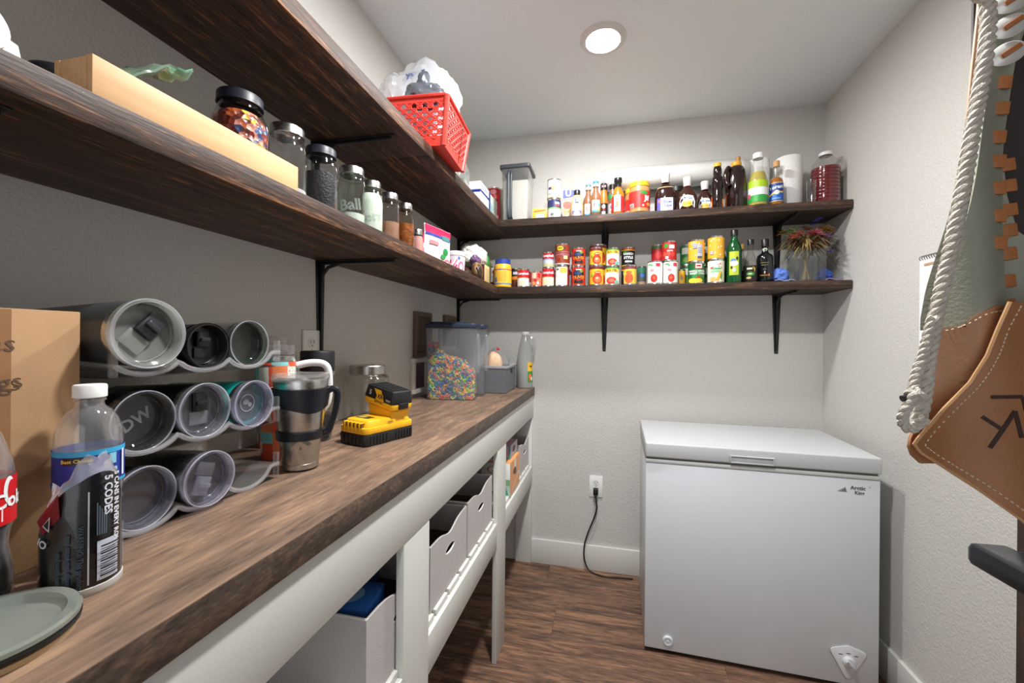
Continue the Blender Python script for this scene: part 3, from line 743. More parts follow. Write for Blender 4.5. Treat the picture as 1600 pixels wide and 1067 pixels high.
bottle('balsamic_bottle', 'squat black glass bottle with gold lettering and a black cap', 'bottle', .709, 2.150, zl, bprof([(.031, 0), (.0345, .005), (.0345, .115), (.031, .130), (.015, .142), (.0125, .152), (.0125, .17)]), GL('0E1114'), capp(.0155, .1705, .206), M_BLACK,
       [(.0348, .018, .09, [('r', -.5, .5, .82, .86, '6A5E2C'), ('r', -.4, .4, .70, .74, '6A5E2C'), ('r', -.6, .6, .16, .22, '8A6A2A'), ('e', .5, .2, .1, .07, 'C87828'), ('r', -.1, -.04, .28, .4, '3A7A4A'), ('r', -.04, .04, .28, .4, 'E0E0DC'), ('r', .04, .1, .28, .4, 'B8282C'), ('e', 0, .5, .2, .05, '3A3C44')], None), (.0155, .148, .018, [('e', 0, .5, .7, .4, 'B8C0A8'), ('e', .1, .4, .3, .2, '3A6A40')], None)], group=G2, sy=.8)

# ---------------------------------------------------------------- upper back shelf
zu = ZU
G3 = 'bottles and jars on the upper back shelf'
tb = thing('storage_container', 'clear tapered food container with a dark grey lid and handle on the upper corner', 'container', (-.482, 2.165, zu), 0)
shell = THIN((226, 226, 224), .16, haze=.16, name='frosted_plastic')
MB(shell).rbox(-.066, .066, -.072, .072, 0, .268, .014, 4, top_scale=1.10).build('clear_body', tb)
MB(P((214, 210, 202), .9, var=.1, scale=150, bump=.4, bscale=500, name='flour')).rbox(-.0625, .0625, -.0685, .0685, .004, .205, .013, 4, top_scale=1.06).build('white_contents', tb)
MB(P((62, 66, 72), .4)).rbox(-.081, .081, -.088, .088, .2685, .288, .012, 4).build('lid', tb, bevel=.003)
hm = MB(P((58, 64, 72), .35)); hm.tube(smooth_path([(-.028, -.080, .245), (-.028, -.100, .235), (-.028, -.102, .13), (-.028, -.098, .02), (-.028, -.075, .008)], 5), .0085, 8); hm.tube(smooth_path([(-.014, -.080, .245), (-.014, -.096, .235), (-.014, -.097, .13), (-.014, -.093, .02), (-.014, -.075, .008)], 5), .0055, 8); hm.build('handle', tb)

def carton(name, label, cat, x, y, z, w, d_, h, rz, col, front=(), right=(), left=(), top=(), group=None, tilt=0):
    """printed carton, origin at the centre of its base; front faces local -y"""
    t = thing(name, label, cat, (x, y, z), rz, group)
    if tilt: t.rotation_euler = (0, tilt, rz)
    MB(P(col, .5, var=.03)).box(-w / 2, w / 2, -d_ / 2, d_ / 2, 0, h).build('carton', t, bevel=.0008)
    lb = MB()
    if front: prints(lb, front, planemap((0, -d_ / 2, 0), (1, 0, 0), (0, 0, 1), w, h))
    if right: prints(lb, right, planemap((w / 2, 0, 0), (0, 1, 0), (0, 0, 1), d_, h))
    if left: prints(lb, left, planemap((-w / 2, 0, 0), (0, -1, 0), (0, 0, 1), d_, h))
    if top: prints(lb, top, planemap((0, -d_ / 2, h), (1, 0, 0), (0, 1, 0), w, d_))
    if lb.v: lb.build('printed_panel', t)
    return t
carton('spice_box', 'small yellow box with a barcode at the front of the upper shelf', 'box', -.355, 2.125, zu, .074, .035, .056, .1, 'F2B23C', front=[('p', [(-.4, .65), (.4, .78), (.4, .9), (-.4, .78)], 'D8502C'), ('r', -.25, .3, .08, .5, 'E8E8E8')] + [('r', -.22 + .055 * i, -.20 + .055 * i, .1, .48, '505868') for i in range(9)])
can('green-banded white can, lower of the two white cans on the upper shelf', -.281, 2.130, zu, .035, .099, [('b', 0, 1, 'D8D8D6'), ('b', .56, 1, '2A3160'), ('b', .50, .56, '6ACB48'), ('r', .15, .9, .62, .7, 'C84A5A'), ('r', .1, .85, .74, .88, 'C8CCD8'), ('e', -.3, .15, .25, .08, '6A7078'), ('r', -.6, .6, .3, .32, 'A0A4A8')], group='cans on the upper back shelf')
can('white can with a small blue and gold emblem, on top of the green-banded can', -.283, 2.130, zu + .099, .035, .103, [('b', 0, 1, 'E6E5E2'), ('r', -.9, -.3, .46, .60, '2A3A80'), ('e', -.15, .53, .3, .1, 'C8843A'), ('e', -.15, .53, .16, .055, 'E8C078'), ('r', .35, .9, .42, .44, '606468'), ('r', -.8, -.1, .2, .25, 'A8ACB0'), ('b', 0, .03, 'C4B070')], group='cans on the upper back shelf')
carton('pasta_box', 'blue and orange carton with a large U between the white cans and the mustard', 'box', -.214, 2.193, zu, .062, .05, .166, .12, 'E6E4E4', front=[('r', -.48, .48, .68, .98, 'EDECEC'), ('p', [(-.46, .70), (.46, .76), (.46, .98), (-.46, .98)], '1E2C9A'), ('t', 'U', -.02, .86, .26, 'F4F4F4'), ('r', -.46, .46, .66, .69, 'E8702C'), ('r', -.46, .46, .06, .62, 'D88A62'), ('e', -.1, .5, .35, .12, 'A8442A'), ('p', [(-.2, .2), (.3, .36), (.34, .42), (-.1, .3)], '5A8A2C'), ('e', .05, .18, .3, .07, 'E0B090')], right=[('r', -.5, .5, .78, .98, 'D8D4C0'), ('p', [(-.5, .8), (.5, .72), (.5, .86), (-.5, .94)], '28306A'), ('r', -.5, .5, .05, .6, '38406A')])
bottle('mustard_bottle', 'tan squeeze bottle with a black cap and a white and blue label', 'bottle', -.164, 2.122, zu, bprof([(.030, 0), (.033, .004), (.033, .05), (.029, .085), (.021, .108), (.017, .114)]), P('CDA878', .35), capp(.0165, .1145, .139), M_BLACK,
       [(.0333, .010, .05, [('r', -.7, .7, 0, 1, 'E4E6E8'), ('r', -.7, .7, .04, .42, '5A62C8'), ('e', 0, .1, .5, .3, 'DCE0F0')], None), (.0318, .060, .030, [('r', -.6, .6, 0, 1, 'E6E8EA'), ('e', 0, .8, .45, .4, '7C84D8'), ('r', -.3, .3, .25, .5, '4A4A48')], None)], group=G3, sy=.75)
dress = bprof([(.025, 0), (.0275, .004), (.0275, .085), (.024, .105), (.013, .128), (.0115, .140), (.0115, .15)])
dlab = [(.0278, .018, .06, [('r', -.7, .8, 0, 1, 'E8DFC8'), ('r', -.7, .8, 0, .16, '3A9AB8'), ('e', -.1, .55, .38, .34, 'F2EAD8'), ('t', 'L', -.1, .58, .5, 'C02A34'), ('e', .6, .6, .22, .14, '5AB0C0'), ('e', .6, .2, .2, .12, 'C8C040')], None)]
for (dx, dy, lb_, hh) in ((-.110, 2.178, 'brown salad dressing bottle with a pale blue cap, the rear one of a pair', 1.03), (-.070, 2.126, 'brown salad dressing bottle with a teal cap, the front one of a pair', 1.0)):
    bottle('dressing_bottle', lb_, 'bottle', dx, dy, zu, [(a, b_ * hh) for a, b_ in dress], GL('8A5C3E', .25), [(.0135, .150 * hh), (.0138, .152 * hh), (.0138, .178 * hh), (0, .179 * hh)], P('6A8AA0' if dx < -.1 else '2A86A4', .5), dlab + [(.0141, .151 * hh, .014, [], 'DFC9A8')], group=G3)
bottle('hot_sauce_bottle', 'orange sauce bottle with a black patterned cap wrap', 'bottle', -.031, 2.182, zu, bprof([(.019, 0), (.0205, .004), (.0205, .095), (.0195, .115), (.0165, .130), (.0155, .150)]), P('D8742A', .3), capp(.0172, .150, .184), M_BLACK, [(.0208, .01, .07, [('b', 0, 1, '1C1A1C'), ('e', 0, .75, .4, .16, 'E0E0E0'), ('p', [(-.5, .5), (.5, .5), (0, .7)], 'C8242C'), ('r', -.4, .4, .05, .4, 'D8D8D8')], None), (.0175, .152, .03, [('p', [(-.6, .3), (0, .5), (-.6, .8)], 'D89A98'), ('p', [(.6, .3), (0, .5), (.6, .8)], 'D89A98')], None)], group=G3)
bottle('relish_bottle', 'narrow bottle with a green label and a black cap behind the chilli sauce', 'bottle', .0135, 2.197, zu, bprof([(.0205, 0), (.022, .004), (.022, .11), (.0205, .13), (.0175, .145), (.016, .155)]), GL('7A5A44'), capp(.0172, .1555, .182), M_BLACK, [(.0223, .105, .022, [], '1E8A4A'), (.0223, .02, .06, [('e', -.2, .7, .3, .2, '4A6AB0'), ('r', -.4, .5, .2, .4, '6A6A68')], 'B8B0A8')], group=G3)
bottle('chilli_sauce_bottle', 'orange chilli sauce bottle with a black neck and a red and white label', 'bottle', .039, 2.120, zu, bprof([(.028, 0), (.031, .004), (.031, .085), (.028, .110), (.017, .132), (.0145, .14)]), GL('C06A1C', .2), [(.0165, .138), (.0165, .160), (.0195, .164), (.0195, .183), (.018, .185), (0, .185)], M_BLACK, [(.0313, .012, .075, [('b', 0, 1, 'D02A26'), ('r', -.62, .42, 0, 1.08, 'E8E2DC'), ('r', -.4, .2, .76, .86, 'B8706A'), ('e', -.1, .5, .22, .16, 'D87848'), ('r', -.45, .25, .3, .36, '4A6AB8')], None)], group=G3)
pbl = [('b', 0, 1, 'D42A24'), ('r', -1.1, -.55, .03, .28, 'E8D8D4'), ('e', .45, .88, .4, .1, '2E8A40'), ('t', 'Jif', .75, .55, .42, 'F8F4F0'), ('e', .35, .12, .09, .06, 'E8F0E0'), ('e', .95, .2, .25, .1, 'E8A030'), ('r', -1.08, -.58, .06, .09, '6A5050'), ('r', -1.08, -.58, .13, .16, '6A5050'), ('r', -1.08, -.58, .2, .23, '6A5050')]
pbp = bprof([(.045, 0), (.0495, .005), (.0495, .110), (.0475, .120), (.045, .130)])
bottle('peanut_butter_jar', 'peanut butter jar with a yellow lid and a red label at the shelf front', 'jar', .142, 2.130, zu, pbp, P('B8824E', .3), capp(.0470, .1305, .154), P('F2B824', .4), [(.0498, .022, .082, pbl, None)], group=G3)
bottle('peanut_butter_jar', 'second peanut butter jar half hidden behind the front one', 'jar', .122, 2.242, zu, [(a * .93, b_ * 1.07) for a, b_ in pbp], P('B8824E', .3), capp(.0440, .1395, .165), P('F2B824', .4), [(.0464, .022, .082, pbl, None)], group=G3)
bottle('barbecue_bottle', 'dark barbecue sauce bottle with a white and blue label and a pale neck seal', 'bottle', .265, 2.140, zu, bprof([(.044, 0), (.0495, .006), (.050, .07), (.047, .105), (.038, .125), (.018, .142), (.0155, .150)]), GL('2A1410'), [(.0175, .150), (.018, .152), (.0205, .190), (.0205, .194), (0, .195)], P('DCD8D4', .5), [(.0503, .008, .062, [('r', -.65, .75, 0, 1, 'DCE0EC'), ('r', -.85, -.45, 0, 1, '5A58A8'), ('t', 'Blues', .2, .68, .3, '3A4A98'), ('t', 'Hog', .25, .36, .32, '3A4A98'), ('r', -.3, .7, .1, .14, 'B87878'), ('e', -.6, .75, .15, .12, 'A87060')], None), (.0385, .118, .008, [], 'C8B078'), (.0192, .150, .006, [], 'B82A34')], group=G3, sy=.62)
ray = bprof([(.040, 0), (.045, .006), (.045, .06), (.040, .088), (.020, .112), (.0165, .122)])
rlab = [(.0453, .010, .062, [('p', [(-.8, .05), (.8, .05), (.85, .5), (.6, .95), (0, 1.05), (-.6, .95), (-.85, .5)], 'E8EAEE'), ('e', 0, .36, .52, .24, 'E8B83A'), ('t', "RAY'S", 0, .36, .2, 'C87838'), ('t', 'Sweet Baby', 0, .78, .17, '5A6A88')], None)]
for (bx, by, lb_, k) in ((.363, 2.130, 'brown barbecue sauce bottle with a round white and yellow label and a white neck seal', 1.0), (.451, 2.172, 'second brown barbecue bottle, smaller in view, tucked behind the dark syrup bottle', .93)):
    bottle('barbecue_bottle', lb_, 'bottle', bx, by, zu, [(a * (1 if k == 1 else .80), b_ * k) for a, b_ in ray], GL('341A12'), [(.016, .122 * k), (.0165, .123 * k), (.0195, .160 * k), (.0195, .165 * k), (0, .166 * k)], P('DEDAD6', .5), [tuple([L_[0] * (1 if k == 1 else .80), L_[1] * k, L_[2] * k] + list(L_[3:])) for L_ in rlab] + [(.0172, .121 * k, .004, [], 'B82A34')], group=G3, sy=.62)
bottle('syrup_bottle', 'dark figure-shaped syrup bottle with a yellow cap', 'bottle', .494, 2.120, zu, bprof([(.024, 0), (.027, .004), (.025, .05), (.021, .085), (.024, .11), (.0265, .125), (.025, .148), (.0165, .158), (.019, .172), (.0185, .190), (.015, .200)]), GL('1C0D0A'), capp(.0165, .2005, .218), P('E0A82C', .4), [(.0275, .008, .06, [('p', [(-1.2, .0), (-.75, .0), (-.85, .7), (-1.1, .9)], 'D04A22'), ('e', -1.0, .3, .12, .2, 'E8B838')], None), (.0275, .008, .06, [('p', [(.75, .0), (1.2, .0), (1.1, .7), (.9, .6)], 'D04A22'), ('e', .98, .4, .12, .2, 'E8B838')], None)], group=G3, sy=.9)
def jughandle(t):
    MB(GL('2A130D')).tube(smooth_path([(-.030, -.030, .198), (-.042, -.040, .17), (-.040, -.044, .125), (-.028, -.044, .105)], 5), .0105, 10).build('handle', t)
    MB(P('A87840', .5)).lathe([(.010, .222), (.0105, .250), (0, .250)], 16, c=(.008, 0, 0)).build('pour_spout', t)
bottle('syrup_jug', 'large dark syrup jug with a side handle and a yellow cap', 'jug', .582, 2.146, zu, bprof([(.043, 0), (.0465, .005), (.0465, .115), (.044, .150), (.040, .180), (.030, .200), (.020, .207)]), GL('20120E'), [(.0215, .206), (.0225, .208), (.0225, .222), (.021, .2255), (0, .2255)], P('E0A22C', .4), [(.0469, .012, .06, [('p', [(-1.4, 0), (-.95, 0), (-.95, 1.0), (-1.3, 1.0)], 'C84820'), ('e', -1.15, .6, .14, .2, 'E0A838')], None)], group=G3, extra=jughandle)
bottle('lime_juice_bottle', 'clear bottle of pale yellow juice with lime and green bands and a white cap', 'bottle', .667, 2.119, zu, bprof([(.036, 0), (.0395, .005), (.0395, .115), (.035, .140), (.025, .165), (.021, .190), (.020, .222)]), THIN((240, 244, 236), .08), capp(.0225, .2225, .248), M_WHITE,
       [(.0398, .016, .098, [('b', 0, .32, '2E9A3C'), ('b', .32, .68, 'E4E4E6'), ('b', .68, 1, 'A8C822'), ('e', -1.0, .3, .25, .12, 'C8506A')], None)], liquid=([(0, .003), (.037, .004), (.0385, .01), (.0385, .112), (.034, .138), (.0265, .158), (0, .158)], P('B8A850', .15, coat=.3)), group=G3)
bottle('syrup_bottle', 'slim coffee syrup bottle with a blue Torani label and a tan cap', 'bottle', .743, 2.119, zu, bprof([(.0245, 0), (.0275, .004), (.0275, .110), (.024, .122), (.014, .130), (.0115, .160), (.0115, .178)]), THIN((236, 232, 224), .08), capp(.0135, .1785, .205), P('C89A68', .5),
       [(.0278, .014, .088, [('b', 0, 1, '2260B8'), ('b', .95, 1, 'C8A868'), ('b', 0, .05, 'C8A868'), ('r', -1.2, 1.2, .52, .92, '1A3A88'), ('t', 'Torani', 0, .74, .25, .12, 'F4F4F4'), ('p', [(-1.1, .4), (-.3, .52), (.3, .52), (1.1, .58), (1.1, .46), (.2, .42), (-.4, .38), (-1.1, .3)], 'E8B838'), ('e', .1, .47, .35, .12, 'D8D8D4'), ('r', -.6, .6, .12, .2, '6A9AD8')], None)], liquid=([(0, .003), (.026, .003), (.0265, .01), (.0265, .108), (.023, .121), (.013, .13), (0, .13)], GL('A8641C')), group=G3)
def towel(x, y, r, h, label):
    t = thing('paper_towel_roll', label, 'paper towel', (x, y, zu), 0, 'paper towel rolls')
    MB(P((238, 237, 234), .9, var=.01, bump=.35, bscale=350, name='paper_towel')).lathe([(.020, .0), (r - .002, 0), (r, .003), (r, h - .003), (r - .002, h), (.020, h)], 40, closed=True).build('paper', t)
    MB(P((170, 140, 108), .9)).lathe([(.0185, .001), (.0198, .001), (.0198, h - .001), (.0185, h - .001)], 24, closed=True).build('cardboard_core', t)
    MB(P((220, 219, 216), .9)).box(r - .0005, r + .0006, -.0005, .012, .002, h - .002).build('loose_edge', t)
towel(.716, 2.268, .047, .272, 'white paper towel roll partly hidden behind the lime juice bottle')
towel(.828, 2.213, .0555, .25, 'white paper towel roll beside the blue-labelled syrup bottle')
def juice_extra(t):
    MB(THIN((236, 234, 232), .1, haze=.1)).tube(smooth_path([(.045, 0, .205), (.060, -.004, .20), (.064, -.005, .15), (.060, -.004, .12)], 5), .007, 8).build('handle', t)
    rg = MB(GL('5E0E12', .15))
    for k in range(9): rg.lathe([(.0550, .022 + .016 * k), (.0562, .027 + .016 * k), (.0550, .032 + .016 * k)], 32)
    rg.build('ribs', t)
bottle('juice_jug', 'large clear jug of red juice with a white cap at the right shelf end', 'jug', .958, 2.160, zu, bprof([(.050, 0), (.0555, .006), (.0555, .175), (.052, .19), (.035, .212), (.024, .220), (.022, .226)]), THIN((236, 232, 230), .1), capp(.0265, .2265, .242), M_WHITE, liquid=([(0, .004), (.050, .004), (.0545, .012), (.0545, .168), (0, .168)], P((112, 12, 16), .15, coat=.4, var=.05, name='red_juice')), group=G3, extra=juice_extra)
t = thing('drinking_glass', 'short clear ribbed glass between the paper towels and the red juice', 'glass', (.884, 2.118, zu), 0)
MB(M_GLASS).lathe([(0, .006), (.0165, .006), (.0185, .105), (.0195, .105), (.0175, 0), (0, 0)], 24).build('glass_wall', t)
t = thing('jar_of_sauce', 'dark jar hidden behind the barbecue bottles', 'jar', (.335, 2.262, zu), 0)
MB(GL('3A2018')).lathe(bprof([(.036, 0), (.040, .005), (.040, .125), (.034, .14)]), 24).build('jar_body', t)
MB(M_BLACK).lathe(capp(.037, .1405, .165), 24).build('lid', t)
# long roll in crinkled plastic lying behind the bottles, resting on the two jars
t = thing('wrapped_roll', 'long white roll in crinkled clear plastic lying behind the bottles', 'roll', (-.045, 2.262, zu + .165), 0)
rm = MB(THIN((244, 244, 242), .10, gloss=1.0, rough=.18, haze=.55, name='crinkled_film'))
grid = []
for i in range(49):
    x = .705 * i / 48
    rr = .060 - .012 * math.exp(-i * .6) - .010 * math.exp(-(48 - i) * .7)
    ring = []
    for j in range(25):
        a = 2 * pi * j / 24
        k = 1 + .045 * noise.noise(Vector((x * 14, cos(a) * 2.4, sin(a) * 2.4))) + .03 * noise.noise(Vector((x * 40, cos(a) * 6, sin(a) * 6)))
        ring.append((x, rr * k * cos(a), .064 + rr * k * sin(a)))
    grid.append(ring)
vs = [p for r_ in grid for p in r_[:-1]]; nn = 24
rm.add(vs, [(i * nn + j, i * nn + (j + 1) % nn, (i + 1) * nn + (j + 1) % nn, (i + 1) * nn + j) for i in range(48) for j in range(nn)] + [tuple(range(nn)), tuple(range(48 * nn, 49 * nn))])
rm.build('plastic_wrap', t)
MB(P((232, 230, 226), .8)).lathe([(0, 0), (.048, 0), (.048, .66), (0, .66)], 28, M=Matrix.Translation((.022, 0, .064)) @ Matrix.Rotation(pi / 2, 4, 'Y')).build('white_roll', t)

# ================================================================== LEFT SHELVES
# ---- jars
def mason(label, x, y, r, h, lidr, lidmat, content=None, ch=.6, glass=None, word=None, ring=True):
    t = thing('glass_jar', label, 'jar', (x, y, ZL), face_cam(x, y), 'jars on the lower left shelf')
    lz = h - .020
    MB(glass or M_GLASS).lathe([(0, .003), (r * .86, .003), (r * .99, .012), (r, .02), (r, h * .66), (r * .96, h * .73), (lidr * 1.02, h * .82), (lidr * .94, h * .85), (lidr * .94, lz + .004)], 30).build('glass_body', t)
    if content:
        MB(content).lathe([(0, .006), (r * .84, .006), (r * .95, .014), (r * .95, min(ch, .66) * h)] + ([(r * .9, h * .73), (lidr * .9, h * .8), (0, h * .8)] if ch > .7 else [(0, min(ch, .66) * h + .004)]), 26).build('contents', t)
    lm = MB(lidmat); lm.lathe([(lidr * .97, lz), (lidr * 1.02, lz + .001), (lidr, lz + .004), (lidr, h - .002), (lidr * .96, h), (lidr * .82, h), (lidr * .8, h - .0012), (0, h - .0012)], 36)
    lm.build('lid', t)
    if ring:
        MB(glass or M_GLASS).lathe([(lidr * .95, lz - .010), (lidr * 1.0, lz - .008), (lidr * .95, lz - .006)], 30).build('glass_thread', t)
    if word:
        wm = MB(); prints(wm, [('t', word, -.1, .42, .22, .15, THIN((225, 235, 230), .3, haze=.35, name='embossed_glass'))], cylmap(r, 0, h)); wm.build('embossed_word', t)
    return t
candy = None
def candymat():
    m, N, L, b = newmat('wrapped_candy')
    tc = N.new('ShaderNodeTexCoord'); vo = N.new('ShaderNodeTexVoronoi'); vo.inputs['Scale'].default_value = 95
    L.new(tc.outputs['Object'], vo.inputs['Vector'])
    r = N.new('ShaderNodeValToRGB'); cols = [(0, '6A2A1A'), (.3, 'B85A34'), (.5, 'D8907A'), (.68, '8A2C20'), (.82, '3A4A78'), (.92, 'D8B84A')]
    r.color_ramp.interpolation = 'CONSTANT'
    r.color_ramp.elements[0].color = rgb(cols[0][1]); r.color_ramp.elements[1].position = .3; r.color_ramp.elements[1].color = rgb(cols[1][1])
    for p_, c_ in cols[2:]:
        e = r.color_ramp.elements.new(p_); e.color = rgb(c_)
    sp = N.new('ShaderNodeSeparateColor'); L.new(vo.outputs['Color'], sp.inputs[0]); L.new(sp.outputs[0], r.inputs[0])
    L.new(r.outputs[0], b.inputs['Base Color'])
    bp = N.new('ShaderNodeBump'); bp.inputs['Distance'].default_value = .004; L.new(vo.outputs['Distance'], bp.inputs['Height']); L.new(bp.outputs[0], b.inputs['Normal'])
    b.inputs['Roughness'].default_value = .35
    return m
NAVY = P((24, 26, 40), .45, name='dark_lid')
mason('biggest glass jar of wrapped candy with a black lid, behind the bamboo box', -.700, .658, .0495, .192, .039, NAVY, candymat(), .8)
mason('clear glass jar with a silver lid, just past the candy jar', -.700, .778, .0405, .191, .0345, M_TIN, P((196, 190, 186), .8, var=.2), .28)
mason('dark filled glass jar with a black lid, third from the candy jar', -.690, .876, .039, .187, .0345, NAVY, P((38, 36, 44), .5, var=.5, scale=120, bump=.6), .68)
mason('greenish mason jar with an embossed script word and a little white powder', -.680, .986, .0348, .184, .0315, M_TIN, P((226, 228, 222), .9), .32, THIN((206, 226, 212), .2), 'Ball')
mason('mason jar full of white powder with a silver lid', -.680, 1.080, .0335, .182, .0270, M_TIN, P((222, 228, 216), .9), .72, THIN((216, 232, 220), .14), 'Kerr')
mason('mason jar of pale brown powder with a silver lid', -.680, 1.183, .0312, .183, .0265, M_TIN, P((168, 128, 104), .8, var=.15), .5, THIN((220, 212, 204), .2))
mason('amber mason jar of dried fruit with a silver lid', -.680, 1.286, .0305, .184, .0245, M_TIN, P((150, 86, 32), .4, var=.7, scale=90, bump=.8, bscale=120), .62, THIN((226, 208, 176), .25))
mason('smallest jar, pink contents and a silver lid', -.680, 1.383, .020, .122, .0185, M_TIN, P((208, 150, 140), .7, var=.1), .8)

# ---- bamboo tray with things lying in it
bx = thing('bamboo_box', 'long open light bamboo box at the front of the lower left shelf', 'box', (-.619, .355, ZL), 0)
def bb(n, *a):
    return MB(M_BAMBOO).box(*a).build(n, bx, bevel=.001)
BL, BW, BH = .327, .062, .056
bb('side_panel', BW / 2 - .009, BW / 2, 0, BL, 0, BH); bb('side_panel', -BW / 2, -BW / 2 + .009, 0, BL, 0, BH)
bb('end_panel', -BW / 2 + .0092, BW / 2 - .0092, 0, .009, 0, BH - .001); bb('end_panel', -BW / 2 + .0092, BW / 2 - .0092, BL - .009, BL, 0, BH - .001)
bb('bottom_panel', -BW / 2 + .0092, BW / 2 - .0092, .0092, BL - .0092, .001, .007)
def crumple(name, parent, mat, c, r, seed, amp=.25, fr=2.2, sub=4, fine=.1):
    bm = bmesh.new(); bmesh.ops.create_icosphere(bm, subdivisions=sub, radius=1.0)
    for v in bm.verts:
        d_ = v.co.normalized(); p = d_ * fr + Vector((seed * 7.3, seed * 3.1, seed))
        k = 1 + amp * noise.noise(p) + fine * (1 - 2 * abs(noise.noise(p * 2.7))) + fine * .6 * (1 - 2 * abs(noise.noise(p * 6)))
        v.co = Vector((d_.x * r[0] * k + c[0], d_.y * r[1] * k + c[1], d_.z * r[2] * k + c[2]))
    me = bpy.data.meshes.new(name); bm.to_mesh(me); bm.free()
    me.materials.append(mat)
    for p in me.polygons: p.use_smooth = True
    me.set_sharp_from_angle(angle=radians(32))
    o = bpy.data.objects.new(name, me); COL.objects.link(o); o.parent = parent
    return o
gb = thing('plastic_pouch', 'crinkled clear and green plastic pouch sticking out of the bamboo box', 'bag', (-.619, .432, ZL + .0075), 0)
gm = MB(THIN((196, 226, 206), .25, haze=.35, rough=.15, name='green_film'))
grid = []
for i in range(13):
    v = i / 12
    row_ = []
    for j in range(9):
        u = j / 8
        row_.append((-.0205 + .041 * u, -.075 + .125 * v, .012 + .105 * v ** .8 - .05 * max(0, v - .75) + .010 * noise.noise(Vector((u * 3, v * 5, 2))) + .006 * sin(u * 9 + v * 5)))
    grid.append(row_)
gm.sheet(grid, .003); gm.build('film', gb)
gm = MB(P((118, 186, 150), .4)); gm.sheet([[(p[0], p[1], p[2] + .0022) for p in r_] for r_ in grid[10:]], .001); gm.build('green_seal', gb)

# ---- tape roll, rimmed dish and black disc at the near end of the shelf
tp = thing('tape_roll', 'white roll with a dark red core at the near end of the lower left shelf', 'tape', (-.645, .262, ZL), 0)
Mt = Matrix.Translation((0, 0, .046)) @ Matrix.Rotation(radians(68), 4, 'Y')
MB(P((196, 196, 196), .5)).lathe([(.032, -.018), (.045, -.018), (.045, .018), (.032, .018)], 40, M=Mt, closed=True).build('white_tape', tp)
MB(P((120, 24, 28), .5)).lathe([(.0285, -.016), (.0315, -.016), (.0315, .016), (.0285, .016)], 40, M=Mt, closed=True).build('red_core', tp)
tp = thing('tin_dish', 'small tin with a blue and white rim beside the bamboo box', 'tin', (-.715, .300, ZL), 0)
MB(P((44, 48, 92), .4)).lathe([(0, 0), (.028, 0), (.031, .03), (.033, .034), (.031, .036), (.029, .006), (0, .006)], 30).build('dish', tp)
MB(P((226, 228, 236), .4)).lathe([(.0325, .028), (.034, .032), (.0325, .036), (.0315, .032)], 30, closed=True).build('rim', tp)
tp = thing('black_dish', 'round black lidded dish behind the near end of the bamboo box', 'dish', (-.700, .392, ZL), 0)
MB(P((26, 27, 32), .55)).lathe([(0, .042), (.030, .045), (.036, .052), (.037, .060), (.034, .066), (.018, .074), (0, .076)], 32).build('domed_top', tp)
MB(P((30, 30, 34), .6)).lathe([(.030, 0), (.034, 0), (.036, .052), (.032, .052)], 32, closed=True).build('side_wall', tp)
tp = thing('paper_wedge', 'folded white paper packet leaning behind the tape roll', 'packet', (-.758, .36, ZL), .4)
MB(P((222, 224, 212), .7)).prism([(-.030, 0), (.030, 0), (.010, .105), (-.014, .088)], -.014, .014, M=RX).build('folded_paper', tp, bevel=.001)

# ---- pouches, tub, bags near the corner
def pouch(label, x, y, z, w, h, rz, items, base='E6E6EA', th=.03, seed=1):
    t = thing('food_pouch', label, 'pouch', (x, y, z), rz)
    mb = MB(P(base, .3))
    N_, R_ = 13, 11
    fr, bk = [], []
    for i in range(R_):
        v = i / (R_ - 1); hw = w / 2 * (1 - .04 * sin(pi * v)); bul = th / 2 * (sin(pi * min(1, .12 + v * .88)) ** .6 if v < 1 else 0) * (1 - v ** 3)
        rowf, rowb = [], []
        for j in range(N_):
            u = -1 + 2 * j / (N_ - 1); q = bul * max(0, 1 - u ** 4) + .0008
            n_ = .002 * noise.noise(Vector((u * 2.2, v * 3, seed)))
            rowf.append((u * hw, -q + n_, v * h)); rowb.append((u * hw, q + n_, v * h))
        fr.append(rowf); bk.append(rowb)
    vs = [p for r_ in fr for p in r_] + [p for r_ in bk for p in r_]
    o = R_ * N_; fs = []
    for i in range(R_ - 1):
        for j in range(N_ - 1):
            a = i * N_ + j
            fs += [(a, a + 1, a + N_ + 1, a + N_), (o + a + N_, o + a + N_ + 1, o + a + 1, o + a)]
        fs += [(i * N_, (i + 1) * N_, o + (i + 1) * N_, o + i * N_), (o + i * N_ + N_ - 1, o + (i + 1) * N_ + N_ - 1, (i + 1) * N_ + N_ - 1, i * N_ + N_ - 1)]
    fs += [tuple(list(range(o, o + N_)) + list(reversed(range(N_)))), tuple(list(range((R_ - 1) * N_, R_ * N_)) + list(reversed(range(o + (R_ - 1) * N_, o + R_ * N_))))]
    mb.add(vs, fs); mb.build('pouch_film', t)
    lb = MB()
    def f(u, v, off):
        vv = min(max(v, 0), 1) * (R_ - 1); uu = (min(max(u, -.5), .5) + .5) * (N_ - 1)
        i, j = min(int(vv), R_ - 2), min(int(uu), N_ - 2); a, b_ = vv - i, uu - j
        p = [Vector(fr[i + di][j + dj]) for di in (0, 1) for dj in (0, 1)]
        return (p[0] * (1 - b_) + p[1] * b_) * (1 - a) + (p[2] * (1 - b_) + p[3] * b_) * a + Vector((0, -off - .0006, 0))
    prints(lb, items, (f, h / w), du=.08); lb.build('printed_panel', t)
    return t
def vr(u0, u1, v0, v1, c, n=5):
    return [('r', u0, u1, v0 + (v1 - v0) * i / n, v0 + (v1 - v0) * (i + 1) / n, c) for i in range(n)]
